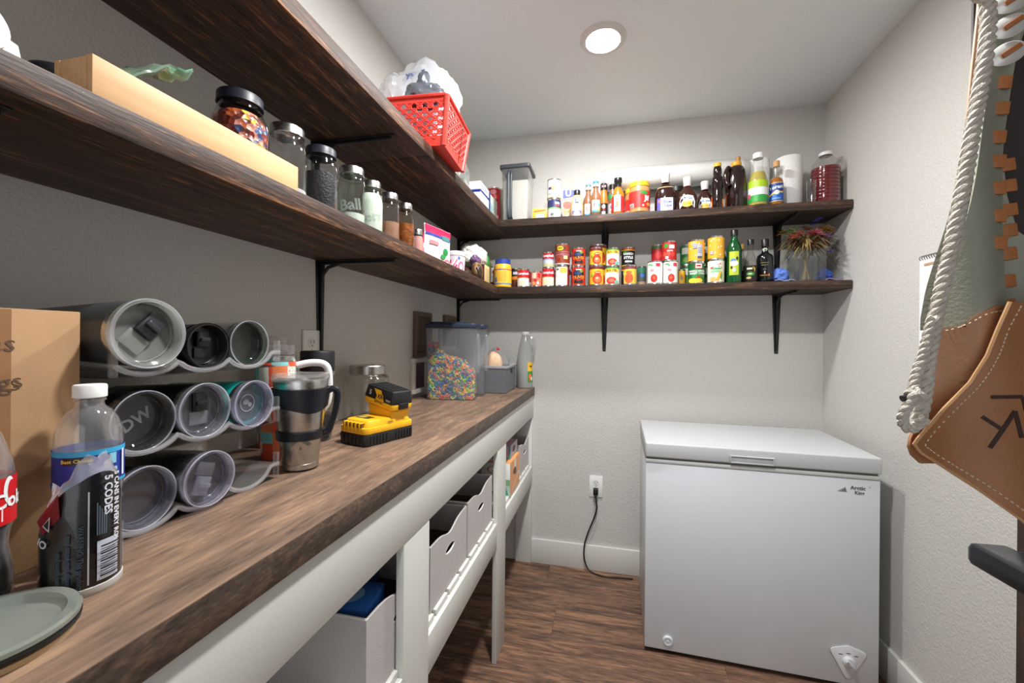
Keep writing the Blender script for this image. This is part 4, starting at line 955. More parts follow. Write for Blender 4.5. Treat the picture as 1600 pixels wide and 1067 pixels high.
pouch('white resealable pouch with a pink top and a blue band, beside the jars', -.640, 1.470, ZL, .170, .150, radians(78), vr(-.49, .49, .80, .99, 'C8144E') + vr(-.49, .49, .74, .80, '283C96', 2) + [('r', .1, .42, .72, .84, '3C7A78'), ('e', .18, .42, .10, .09, '1E8A44'), ('e', .08, .28, .10, .06, '2E9A50'), ('e', .26, .12, .16, .12, 'D87A88'), ('e', .26, .12, .08, .06, 'F0DADA'), ('r', -.4, -.1, .52, .62, 'C87A80')], seed=3)
pouch('red and pink pouch edge showing behind the white resealable pouch', -.715, 1.545, ZL, .120, .160, radians(72), vr(-.49, .49, .68, .99, 'D01850') + [('r', -.49, .49, .4, .55, 'E87A98')], base='E8C8D0', seed=5)
t = bottle('dessert_tub', 'round pink and white lidded tub on the lower left shelf', 'tub', -.640, 1.662, ZL, [(0, 0), (.034, 0), (.036, .003), (.0405, .080), (0, .080)], P('F2EEF0', .4), [(.0425, .078), (.0430, .080), (.0430, .092), (.041, .096), (.036, .098), (0, .098)], P('F0E8EC', .35), [(.0385, .006, .072, [('r', -1.1, 1.1, .06, .94, 'F4E6EC'), ('r', -1.0, -.5, .55, .92, 'D01858'), ('p', [(-.45, .3), (.2, .9), (.3, .8), (-.3, .2)], 'E04A80'), ('e', .6, .34, .38, .34, 'E86A94'), ('e', .6, .34, .2, .18, 'F6DCE6'), ('e', .35, .84, .13, .1, '3A6AC8'), ('p', [(-.5, .1), (.1, .5), (.2, .4), (-.3, .02)], 'D83A6C')], None)], rz=face_cam(-.64, 1.662))
pouch_items = [('p', [(-.5, .3), (.5, .45), (.5, .3), (-.5, .1)], '7A5A86'), ('e', -.2, .55, .22, .1, 'C8D068'), ('e', .36, .55, .12, .16, '2E8A3C'), ('e', .3, .8, .1, .1, '2A5AA8'), ('e', .4, .3, .1, .12, '3E9A48'), ('p', [(-.4, .4), (-.1, .5), (0, .42), (-.35, .3)], '3A2A3E')]
cb = thing('chip_bag', 'crumpled white snack bag with green and purple print in the shelf corner', 'bag', (-.685, 2.005, ZL), 0)
crumple('bag_film', cb, P('EDEBE6', .3, bump=.1), (0, .02, .145), (.062, .105, .062), 3, .22, 1.8, 4, .09)
crumple('green_print', cb, P('3C8A40', .35, var=.5, scale=60), (.038, .105, .135), (.024, .032, .040), 5, .2, 2, 3)
crumple('purple_print', cb, P('6E4E78', .35, var=.5, scale=70), (.040, -.060, .115), (.024, .045, .026), 8, .2, 2, 3)
crumple('bag_bottom', cb, P('5A4030', .5, var=.3), (-.01, .01, .052), (.055, .085, .050), 9, .1, 1.8, 3, .03)
cbx = carton('cocoa_box', 'beige and brown carton standing below the crumpled snack bag', 'box', -.608, 1.962, ZL, .035, .085, .092, 0, 'E0C896', left=[('r', -.5, .5, 0, 1, '4A2420')], front=[('r', -.5, .5, 0, 1, '5A2A22')], right=[('r', -.4, .4, .1 + .1 * i, .12 + .1 * i, 'B89A68') for i in range(8)])
bg_ = thing('coffee_bag', 'folded brown and tan bag lying in front of the snack bag', 'bag', (-.604, 1.845, ZL), .2)
crumple('bag_film', bg_, P('8A6A4A', .35, var=.4, scale=30), (0, 0, .042), (.026, .062, .042), 12, .18, 2, 3, .06)
crumple('dark_fold', bg_, P('3A2A1E', .4), (.008, -.038, .034), (.021, .026, .034), 14, .2, 2, 3, .06)
carton('tea_box', 'dark tea carton with yellow and red squares behind the pink tub', 'box', -.735, 1.735, ZL, .05, .12, .105, 0, '2E2A24', right=[('r', -.5, .5, .84, 1, 'A89A28'), ('r', -.4, -.1, .5, .8, 'B84A28'), ('r', .0, .3, .5, .8, '3A7A48'), ('r', -.4, .4, .1, .4, 'C8A848')])
carton('mix_box', 'yellow carton with a dark green stripe deep in the shelf corner', 'box', -.74, 2.255, ZL, .16, .05, .165, 0, 'A8901E', front=[('r', -.5, .5, .3, .6, '2E5A38'), ('r', -.2, .5, .75, .95, 'D8C030')])
can('slim red and white can just left of the yellow jar', -.617, 2.178, ZL, .0175, .124, [('b', 0, 1, 'D8DADC'), ('b', 0, .3, '6A1A1E'), ('e', .1, .78, .6, .12, 'C02030'), ('e', .1, .78, .3, .06, '28306A')])

# ---- upper left shelf: red basket with plastic bags
RED = P((226, 62, 50), .42, name='red_plastic')
rb = thing('plastic_basket', 'red perforated plastic basket of plastic bags overhanging the upper left shelf', 'basket', (-.655, 1.338, ZU + .0008), radians(4))
bx0, bx1, by0, by1, bh = -.135, .125, -.105, .105, .150          # base rectangle and height
tx, ty = .018, .022                                                 # flare at the rim
def bpt(side, u, v):
    """u along the side 0..1, v up 0..1"""
    k = v
    x0, x1, y0, y1 = bx0 - tx * k, bx1 + tx * k, by0 - ty * k, by1 + ty * k
    if side == 0: return Vector((x0 + (x1 - x0) * u, y0, bh * v))
    if side == 1: return Vector((x1, y0 + (y1 - y0) * u, bh * v))
    if side == 2: return Vector((x1 + (x0 - x1) * u, y1, bh * v))
    return Vector((x0, y1 + (y0 - y1) * u, bh * v))
for side in range(4):
    mb = MB(RED)
    nu, nv = (8, 4) if side in (0, 2) else (7, 4)
    v0, v1 = .20, .90
    def ribbon(pts, w_=.0055):
        mb.tube([bpt(side, *p) for p in pts], w_ / 2, 6)
    for i in range(-nv, nu + 1):
        for sgn in (1, -1):
            seg_ = []
            for k in range(nv * 2 + 1):
                v = k / (nv * 2); u = (i + v * nv) / nu
                if sgn < 0: u = 1 - u
                if -.001 <= u <= 1.001: seg_.append((min(max(u, 0), 1), v0 + (v1 - v0) * v))
            if len(seg_) > 1: ribbon(seg_)
    for i in range(nu + 1):
        for j in range(nv + 1):
            for (du_, dv_) in ((0, 0), (.5, .5)):
                u, v = (i + du_) / nu, (j + dv_) / nv
                if u < .03 or u > .97 or v > .99: continue
                c = bpt(side, u, v0 + (v1 - v0) * v)
                e1 = (bpt(side, min(u + .01, 1), .5) - bpt(side, max(u - .01, 0), .5)).normalized(); e2 = Vector((0, 0, 1))
                rr = .0085
                mb.tube([c + (e1 * cos(a) + e2 * sin(a)) * rr for a in [2 * pi * q / 10 for q in range(10)]], .0022, 5, closed=True)
    mb.sheet([[bpt(side, u, v) for u in (0, .25, .5, .75, 1)] for v in (0, .10, .20)], .003)
    mb.sheet([[bpt(side, u, v) for u in (0, .25, .5, .75, 1)] for v in (.88, .95, 1.0)], .003)
    mb.build('lattice_side', rb)
cr = MB(RED)
for (side, u) in ((0, 0), (0, 1), (2, 0), (2, 1)):
    cr.tube([bpt(side, u, v / 6) for v in range(7)], .009, 8)
cr.build('corner_post', rb)
rmm = MB(RED); rp = [bpt(0, 0, 1), bpt(0, 1, 1), bpt(2, 0, 1), bpt(2, 1, 1)]
path = []
for i in range(4):
    a, b_ = rp[i], rp[(i + 1) % 4]
    for k in range(6):
        path.append(a + (b_ - a) * (.04 + .92 * k / 5))
rmm.tube(path, .0085, 8, closed=True, flat=.7); rmm.build('rim', rb)
MB(RED).box(bx0, bx1, by0, by1, 0, .004).build('bottom', rb)
st = MB(M_BLACK); st.tube([bpt(1, .68, v) + Vector((.006, 0, 0)) for v in (0, .2, .5, .8, 1.0)], .0012, 5); st.build('black_string', rb)
FILM = THIN((244, 246, 250), .10, gloss=1.0, rough=.2, haze=.62, name='white_bag_film')
pb = thing('plastic_bag', 'bundle of crumpled white plastic bags stuffed in the red basket', 'bag', (-.655, 1.338, ZU + .006), radians(4))
crumple('white_film', pb, FILM, (.0, .045, .225), (.110, .080, .125), 21, .22, 1.7, 4, .10)
crumple('white_film', pb, P((232, 234, 238), .4, bump=.2, bscale=40), (.035, .060, .215), (.085, .060, .125), 22, .20, 1.6, 4, .10)
crumple('white_film', pb, FILM, (-.085, .0, .20), (.068, .068, .092), 24, .25, 1.7, 4, .11)
crumple('blue_print', pb, P((52, 66, 140), .4), (.098, .035, .085), (.012, .036, .045), 26, .2, 2, 3)
wl = MB(); prints(wl, [('t', 'your', 0, .5, .9, .25, (78, 100, 160))], planemap((.0, -.047, .262), (1, 0, 0), (0, .35, 1), .085, .040)); wl.build('printed_word', pb)
gbg = thing('plastic_bag', 'dark grey crumpled plastic bag on top of the white bags in the red basket', 'bag', (-.600, 1.262, ZU + .13), .2)
GF = P((92, 96, 104), .25, var=.2, bump=.3, bscale=40, name='grey_film')
crumple('grey_film', gbg, GF, (0, .0, .050), (.062, .030, .040), 31, .22, 2.0, 4, .12)
crumple('knot_tail', gbg, GF, (-.006, .005, .100), (.020, .016, .034), 33, .3, 2, 3, .12)

# ---- other things on the upper left shelf near the corner
carton('blue_box', 'narrow dark blue carton beside the red basket', 'box', -.630, 1.500, ZU, .05, .035, .125, .1, '2A3A86', right=[('r', .3, .5, 0, 1, 'C8D0E8')])
zb = thing('zip_bag', 'clear bag with something green in it beside the red basket', 'bag', (-.690, 1.815, ZU), 0)
crumple('clear_film', zb, THIN((236, 238, 238), .12, gloss=1.0, rough=.12, haze=.22, name='clear_film'), (0, 0, .112), (.050, .066, .105), 41, .16, 1.8, 4, .08)
crumple('green_leaves', zb, P((40, 92, 50), .5, var=.4, scale=60), (.012, .022, .10), (.016, .016, .034), 43, .3, 2, 3)
MB(M_BLACK).box(-.012, .012, -.035, -.012, .212, .226).build('black_clip', zb, bevel=.002)
carton('slider_bag_box', 'white and blue carton of zipper bags at the front of the upper left shelf', 'box', -.602, 1.872, ZU, .055, .155, .100, 0, 'E8EAF0', right=[('r', -.5, .5, .52, .64, '1E2F80'), ('r', -.42, -.30, .74, .92, '9AA4B8'), ('r', -.26, -.14, .74, .92, '9AA4B8'), ('r', -.10, .02, .74, .92, '9AA4B8'), ('r', .06, .18, .74, .92, '9AA4B8'), ('r', -.3, .3, .1, .44, 'C4D4E8'), ('r', .36, .5, 0, 1, '28387E')], front=[('r', -.5, .5, 0, 1, 'DDE2EC'), ('r', -.5, .5, .5, .62, '1E2F80')])
carton('tissue_box', 'pale green and white carton leaning towards the shelf corner', 'box', -.630, 2.085, ZU, .045, .22, .135, 0, 'DCE4D2', right=[('p', [(-.5, .05), (.1, .3), (.15, .6), (-.5, .85)], 'A8CCD0'), ('p', [(-.5, .0), (.0, .1), (.1, .25), (-.5, .2)], '7FB4BC'), ('r', .2, .5, .0, 1, 'E4EAE0')], front=[('r', -.5, .5, 0, 1, 'E6EBDF')])
carton('biscuit_box', 'brown and white carton behind the pale green carton', 'box', -.732, 1.96, ZU, .06, .10, .165, 0, '6A5A4A', right=[('r', -.5, .5, .72, 1, 'E4E4E2'), ('e', -.2, .86, .18, .08, '2A2A2A')])
can('tall red canister with a wafer picture in the upper corner', -.640, 2.245, ZU, .040, .225, [('b', 0, 1, 'B01A20'), ('p', [(-.45, .45), (.25, .8), (.35, .72), (-.35, .38)], '8A7A30'), ('e', -.1, .9, .5, .06, 'D8828A'), ('e', .35, .5, .2, .06, 'E0B8B8'), ('e', .1, .35, .25, .07, '4A2A20'), ('e', .5, .25, .2, .05, 'E0B0B0')], group='cans on the upper left shelf', name='wafer_canister', base='B01A20')

# ================================================================== VASE OF DRIED FLOWERS
vz = thing('glass_vase', 'square clear glass vase on the right of the lower back shelf', 'vase', (.884, 2.165, ZL), .1)
VG = THIN((226, 234, 238), .12, gloss=1.0, name='vase_glass')
w_ = .054
vm = MB(VG)
for (a, b_) in ((-1, 0), (1, 0), (0, -1), (0, 1)):
    if a: vm.box(a * w_ - .002, a * w_ + .002, -w_ + .002, w_ - .002, .008, .150)
    else: vm.box(-w_ - .002, w_ + .002, b_ * w_ - .002, b_ * w_ + .002, .008, .150)
vm.build('glass_wall', vz, bevel=.0008)
MB(VG).box(-w_ - .002, w_ + .002, -w_ - .002, w_ + .002, 0, .0078).build('glass_base', vz, bevel=.001)
fl = thing('dried_bouquet', 'bouquet of dried brown, pink and blue flowers standing in the glass vase', 'flowers', (.884, 2.165, ZL + .009), 0)
rnd = random.Random(11)
STEM = P((150, 128, 86), .8, var=.2); TAN = P((160, 130, 88), .8, var=.25); BRN = P((96, 68, 42), .8, var=.3); OLV = P((120, 104, 50), .8, var=.3)
heads = []
for k in range(15):
    a = rnd.uniform(0, 2 * pi); rr = rnd.uniform(.02, .105)
    top = Vector((rr * cos(a) * 1.05, rr * sin(a) * .62 - .008, rnd.uniform(.155, .255)))
    st = MB(STEM); st.tube(smooth_path([(-.02 * cos(a + .6), -.02 * sin(a + .6), .002), (.010 * cos(a), .010 * sin(a), .10), tuple(top * .7 + Vector((0, 0, .062))), tuple(top)], 4), .0016, 5)
    st.build('stem', fl); heads.append(top)
def leafy(mb, p, d_, L_, w_, curl=0.4):
    d_ = d_.normalized(); sd = d_.cross(Vector((0, 0, 1)))
    if sd.length < .1: sd = Vector((1, 0, 0))
    sd.normalize(); upv = sd.cross(d_)
    vs, fs = [], []
    n = 5
    for i in range(n + 1):
        t_ = i / n; c = p + d_ * (L_ * t_) - Vector((0, 0, 1)) * (curl * L_ * t_ * t_); w2 = w_ * sin(pi * min(.97, .12 + .88 * t_)) / 2 + .0002
        vs += [c + sd * w2, c + upv * w2 * .35, c - sd * w2, c - upv * .0006]
    for i in range(n):
        for j in range(4):
            fs.append((i * 4 + j, i * 4 + (j + 1) % 4, i * 4 + 4 + (j + 1) % 4, i * 4 + 4 + j))
    mb.add(vs, fs)
lf = MB(TAN)
for k in range(260):
    lf.use([TAN, BRN, OLV, STEM][rnd.randrange(4)])
    a = rnd.uniform(0, 2 * pi); rr = rnd.uniform(.005, .06)
    p = Vector((rr * cos(a), rr * sin(a) * .6, rnd.uniform(.150, .205)))
    leafy(lf, p, Vector((cos(a), sin(a) * .6, rnd.uniform(-.2, .7))), rnd.uniform(.045, .110 if cos(a) > -.3 else .085), rnd.uniform(.004, .011), rnd.uniform(.2, .9))
o = lf.build('dried_leaves', fl); o['kind'] = 'stuff'
cols = [((176, 104, 84), .028), ((196, 108, 128), .026), ((150, 116, 150), .024), ((168, 52, 56), .020), ((128, 96, 40), .022), ((148, 110, 44), .024)]
for (px, py, pz, c, r) in [(-.072, -.060, .190, 0, .026), (-.050, -.050, .205, 0, .022), (.012, -.060, .205, 1, .026), (.030, -.062, .195, 1, .02), (-.004, -.062, .200, 3, .018), (.060, -.045, .190, 2, .026), (-.02, -.05, .228, 4, .02), (.055, -.04, .225, 5, .024), (-.105, -.03, .215, 4, .024), (.085, -.03, .215, 5, .018)]:
    fm = MB(P(cols[c][0], .8, var=.25))
    for k in range(26):
        a = k * 2.4; e = rnd.uniform(-.1, 1.0)
        leafy(fm, Vector((px, py, pz)), Vector((cos(a), sin(a) * .8 - .25, e)), r * rnd.uniform(.9, 1.45), .0095, .15)
    fm.build('flower_head', fl)
bm_ = MB(P((64, 70, 176), .6, var=.2))
for (px, py, pz) in ((.005, -.05, .245), (-.030, -.05, .235), (.018, -.05, .262), (.032, -.05, .270), (.085, -.03, .125), (.090, -.03, .138)):
    for k in range(6):
        leafy(bm_, Vector((px, py, pz)), Vector((cos(k * 1.1), sin(k * 1.1), .5)), .018, .008, .2)
bm_.build('blue_petals', fl)
gm_ = MB(P((84, 140, 62), .6, var=.2))
for k in range(18):
    a = k * .7
    leafy(gm_, Vector((-.078 + .012 * cos(k), -.05, .212 + .014 * sin(k * 1.7))), Vector((cos(a), sin(a), .6)), .026, .010, .3)
gm_.build('green_leaves', fl)
for (nm, lab_, x, y, sx, sy_, sz, sd) in (('blue_cloth', 'crumpled light blue cloth left of the glass vase', .775, 2.16, .034, .03, .034, 51), ('blue_cloth', 'dark blue folded cloth right of the glass vase', .972, 2.20, .026, .045, .032, 53)):
    t = thing(nm, lab_, 'cloth', (x, y, ZL), 0)
    crumple('folded_cloth', t, P((92, 124, 204) if sd == 51 else (56, 88, 178), .7, var=.1, bump=.2, bscale=300), (0, 0, sz * 1.02), (sx, sy_, sz), sd, .22, 2, 4, .1)
t = thing('ribbon_scrap', 'flat strip of blue and white ribbon at the shelf edge left of the vase', 'ribbon', (.775, 2.105, ZL), .15)
MB(P((150, 176, 224), .6)).sheet([[(-.04 + .01 * i, -.008 + .016 * j, .006 + .003 * sin(i * 1.2 + j)) for i in range(9)] for j in range(2)], .003).build('ribbon', t)
t = thing('purple_scrap', 'small flat purple and green wrapper right of the vase', 'wrapper', (.975, 2.115, ZL), -.1)
MB(P((140, 116, 160), .5, var=.1)).sheet([[(-.034 + .0085 * i, -.008 + .016 * j, .008 + .004 * sin(i * .9 + j)) for i in range(9)] for j in range(2)], .004).build('wrapper_film', t)

# ================================================================== ON THE COUNTER
# ---- cardboard box
CARD = P((176, 138, 100), .8, var=.06, scale=25, bump=.08, bscale=300, name='cardboard')
cb = thing('cardboard_box', 'brown cardboard box with pen writing at the near end of the counter', 'box', (-.750, .10, ZT), 0)
W2, D2, H2 = .103, .281, .300
for nm, a in (('side_panel', (W2 - .004, W2, -D2, D2)), ('side_panel', (-W2 + .003, -W2 + .007, -D2, D2)), ('end_panel', (-W2 + .0072, W2 - .0042, D2 - .004, D2)), ('end_panel', (-W2 + .0072, W2 - .0042, -D2, -D2 + .004))):
    MB(CARD).box(*a, 0, H2).build(nm, cb, bevel=.0012)
MB(CARD).box(-W2 + .008, W2 - .0045, -D2 + .005, D2 - .005, .0005, .004).build('bottom_panel', cb)
MB(CARD).box(.004, W2 - .0045, -D2 + .005, D2 - .005, H2 - .006, H2 - .002).build('top_flap', cb); MB(CARD).box(-W2 + .008, .002, -D2 + .005, D2 - .005, H2 - .006, H2 - .002).build('top_flap', cb)
tape = MB(P((150, 108, 70), .3, var=.03, coat=.3, name='packing_tape')); tape.box(W2 + .0002, W2 + .0008, D2 - .145, D2 - .062, .115, H2 - .001); tape.build('packing_tape', cb)
PEN = P((96, 74, 58), .6)
for it_ in (('n', 'as', .08, .87, .09, -.1, PEN), ('n', 'rings', .04, .72, .085, .12, PEN)):
    wr = MB(); prints(wr, [it_], planemap((W2 + .0010, D2 - .085, 0), (0, 1, 0), (0, 0, 1), .2, H2)); wr.build('pen_writing', cb)
sw = MB(P((206, 182, 150), .8)); sw.tube(smooth_path([(W2 + .001, D2 - .078, .200), (W2 + .001, D2 - .082, .165), (W2 + .001, D2 - .100, .125), (W2 + .001, D2 - .125, .105)], 6), .0016, 5); sw.build('scuff_mark', cb)

# ---- water bottle
def ribs(r, z0, z1, n, amp):
    out = []
    for i in range(n * 4 + 1):
        out.append((r + amp * cos(2 * pi * i / 4), z0 + (z1 - z0) * i / (n * 4)))
    return out
PETE = THIN((246, 248, 250), .04, gloss=1.0, rough=.05, haze=.15, ior=1.6, name='pet_plastic')
t = bottle('water_bottle', 'clear ribbed plastic water bottle with a blue label and a white cap', 'bottle', -.605, .366, ZT, [(0, .004), (.018, .003), (.027, .001), (.030, .008)] + ribs(.0290, .012, .085, 6, .0012) + [(.030, .093), (.030, .138), (.0300, .145), (.0290, .158), (.0255, .171), (.0190, .181), (.0130, .187), (.0125, .192), (.0145, .193), (.0145, .195), (.012, .196), (.012, .198)], PETE, capp(.0152, .1965, .212), M_WHITE,
           [(.0304, .096, .042, [('b', 0, 1, '1E3A9A'), ('b', .86, 1.0, '3AA8D8'), ('b', 0, .08, '3AA8D8'), ('r', -.75, .05, .66, .84, '2A2418'), ('t', 'Best Choice', -.35, .75, .13, 'E8C860'), ('r', .55, .78, .55, .85, '8AC8E0'), ('r', 1.02, 1.12, .15, .9, 'E8ECF4'), ('r', .62, .8, .15, .45, 'B8C8E8')], None)], rz=face_cam(-.605, .366), labname='printed_label')
MB(THIN((236, 240, 242), .08, gloss=.5, ior=1.3, haze=.16, name='water')).lathe([(0, .005), (.027, .005), (.0275, .02), (.0275, .085), (.0285, .09), (.0285, .130), (0, .130)], 28).build('water', t)

# ---- cola bottle
t = bottle('cola_bottle', 'contour cola bottle with a red label at the left edge of the frame', 'bottle', -.604, .268, ZT, [(0, .004), (.020, .003), (.028, .002), (.031, .012), (.0305, .035), (.0265, .060), (.0280, .075), (.0310, .085), (.0310, .130), (.029, .145), (.022, .170), (.014, .190), (.0118, .200), (.0118, .214)], PETE, capp(.0145, .2145, .231), P('C81E24', .4),
           [(.0313, .084, .046, [('b', 0, 1, 'D01C22'), ('e', .95, .72, .18, .3, 'F2F2F2'), ('e', 1.02, .70, .13, .24, 'D01C22'), ('t', 'Coca-Cola', .25, .5, .42, 'F6F6F6')] + [('r', .5 + .09 * i, .54 + .09 * i, .1, .4, 'F0D8D8') for i in range(3)], None)], liquid=([(0, .005), (.0265, .005), (.0295, .013), (.029, .035), (.0252, .06), (.0265, .075), (.0295, .086), (.0295, .125), (0, .125)], GL('1C0A06')), rz=face_cam(-.604, .268), labname='printed_label')

# ---- roll of tins in torn black shrink film
t = thing('shrink_wrapped_roll', 'torn black shrink-wrapped roll with a barcode and white lettering', 'package', (-.552, .328, ZT), face_cam(-.552, .328))
r0 = .0315
fm = MB(P((22, 22, 26), .25, var=.1, coat=.5, bump=.25, bscale=60, name='black_film'))
tops = lambda a: .112 + .010 * cos(a - .6) + .004 * sin(3 * a) - (.030 * max(0, cos(a + 1.9)) ** 1.5)
n = 40; rowsN = 8; vs = []
for i in range(rowsN + 1):
    for j in range(n):
        a = 2 * pi * j / n - pi / 2; zt = tops(a + pi / 2); z = .006 + (zt - .006) * i / rowsN
        rr = r0 * (1 + .018 * noise.noise(Vector((cos(a) * 2, sin(a) * 2, z * 30)))) * (1 - (.10 * max(0, (i - 6) / 2)))
        vs.append((rr * cos(a), rr * sin(a), z))
fm.add(vs, [(i * n + j, i * n + (j + 1) % n, (i + 1) * n + (j + 1) % n, (i + 1) * n + j) for i in range(rowsN) for j in range(n)])
fm.build('black_film', t)
MB(P((206, 206, 204), .35, metal=.2)).lathe([(0, 0), (r0 * 1.0, 0), (r0 * 1.03, .002), (r0 * 1.03, .008), (r0 * 1.0, .0085), (0, .0085)], 40).build('tin_base', t)
MB(P((60, 62, 66), .4, metal=.7)).lathe([(0, .009), (r0 * .93, .009), (r0 * .93, .082), (0, .082)], 32).build('tins', t)
tf = MB(THIN((236, 238, 244), .12, gloss=1.0, rough=.15, haze=.4, name='torn_clear_film')); vs = []
for i in range(5):
    for j in range(n):
        a = 2 * pi * j / n - pi / 2; z = tops(a + pi / 2) + .004 * i + .0035 * i * noise.noise(Vector((cos(a) * 3, sin(a) * 3, i * .4)))
        rr = r0 * (.90 - .05 * i + .10 * noise.noise(Vector((cos(a) * 4, sin(a) * 4, i * .7 + 3))))
        vs.append((rr * cos(a), rr * sin(a), z))
tf.add(vs, [(i * n + j, i * n + (j + 1) % n, (i + 1) * n + (j + 1) % n, (i + 1) * n + j) for i in range(4) for j in range(n)]); tf.build('torn_clear_edge', t)
lb = MB()
it = [('p', [(-1.35, .62), (-.55, .86), (-.5, .66), (-1.0, .52)], '7A1420'), ('r', .12, .16, .05, .84, 'B8BCC4'), ('r', 1.12, 1.135, .05, .9, '909498'), ('r', .34, .95, .06, .40, 'C8CCDA'), ('t', '5 CODES', .62, .78, .085, -pi / 2, 'D8DAE4'), ('t', '5 CANS IN EVERY ROLL', .88, .64, .062, -pi / 2, 'E6E8F0'),
      ('t', 'WARNING: This product', -.05, .30, .050, -pi / 2, '3A4854'), ('t', 'may cause gum disease', -.30, .28, .048, -pi / 2, '364450'), ('t', 'and tooth loss', -.52, .24, .046, -pi / 2, '323E4A'), ('t', 'IO', -1.0, .45, .09, -.5, 'C8CCD4'), ('p', [(-.95, .60), (-.72, .68), (-.75, .55)], 'C8CCD4'), ('p', [(-.92, .605), (-.75, .66), (-.77, .57)], '1A1A1E')]
it += [('r', .40, .90, .09 + .0215 * k, .09 + .0215 * k + (.006 if k % 3 else .013), '14161C') for k in range(13)]
it += [('r', .30 + .05 * k, .33 + .05 * k, .46, .74 - .03 * k, '5A6470') for k in range(5)]
it += [('r', 1.0 + .04 * k, 1.015 + .04 * k, .12, .5, '808890') for k in range(2)]
prints(lb, it, cylmap(r0 * 1.02, .006, .122), lay0=.0006, step=.00012)
lb.build('printed_lettering', t)

# ---- round glass lid lying on the counter
t = thing('glass_cover', 'round frosted glass lid with a black gasket lying on the counter', 'lid', (-.519, .241, ZT), 0)
MB(THIN((206, 214, 206), .22, gloss=.8, rough=.1, haze=.5, name='frosted_glass')).lathe([(0, .012), (.045, .012), (.049, .020), (.0570, .0205), (.0590, .018), (.0585, .014), (.054, .012), (.052, .008), (0, .008)], 48).build('glass_disc', t)
MB(M_BLACK).lathe([(.0535, .0075), (.0585, .008), (.059, .0115), (.0535, .0118)], 48, closed=True).build('gasket', t)
MB(P((186, 160, 124), .4, coat=.3)).lathe([(.046, .0), (.0555, .0), (.0565, .006), (.052, .0074), (.046, .0074)], 48, closed=True).build('wood_edge', t)

# ---- clear stacking rack with tumblers
SLOT = (.438, .522, .604); RX0, RX1 = -.815, -.617
def rack(z, label, first):
    t = thing('cup_rack', label, 'rack', (RX1, .54, z), 0, 'clear stacking cup racks')
    prof = []
    for k in range(49):
        y = .400 + .270 * k / 48
        d_ = min(abs(y - c) for c in SLOT)
        zz = .004 + (.046 - math.sqrt(max(.046 ** 2 - min(d_, .0455) ** 2, 0))) * .62
        prof.append((y - .54, min(zz, .034)))
    m = MB(M_CLEAR)
    m.sheet([[(x, y, zz) for (y, zz) in prof] for x in (RX0 - RX1, -.05, -.004, 0)], .0028)
    m.build('saddle_sheet', t)
    e = MB(THIN((246, 247, 250), .05, gloss=1.0, haze=.22, name='acrylic_edge')); e.tube([(0, y, zz) for (y, zz) in prof], .0036, 8); e.build('front_edge', t)  # milky haze put into the clear edge in place of bright highlights
    e = MB(THIN((170, 172, 172), .22, gloss=.9, name='smoky_acrylic')); e.box(RX0 - RX1, -.006, -.136, .127, .0, .0022); e.build('base_plate', t)
    for y in (-.140, .130):
        for xa in (-.010, RX0 - RX1):
            MB(M_CLEAR).box(xa, xa + .010, y - .003, y + .003, .002, .050).build('end_post', t, bevel=.001)
    return t
rack(ZT, 'bottom tier of the clear stacking rack, standing on the counter', True)
rack(ZT + .107, 'middle tier of the clear stacking rack of tumblers', False)
rack(ZT + .214, 'top tier of the clear stacking rack of tumblers', False)
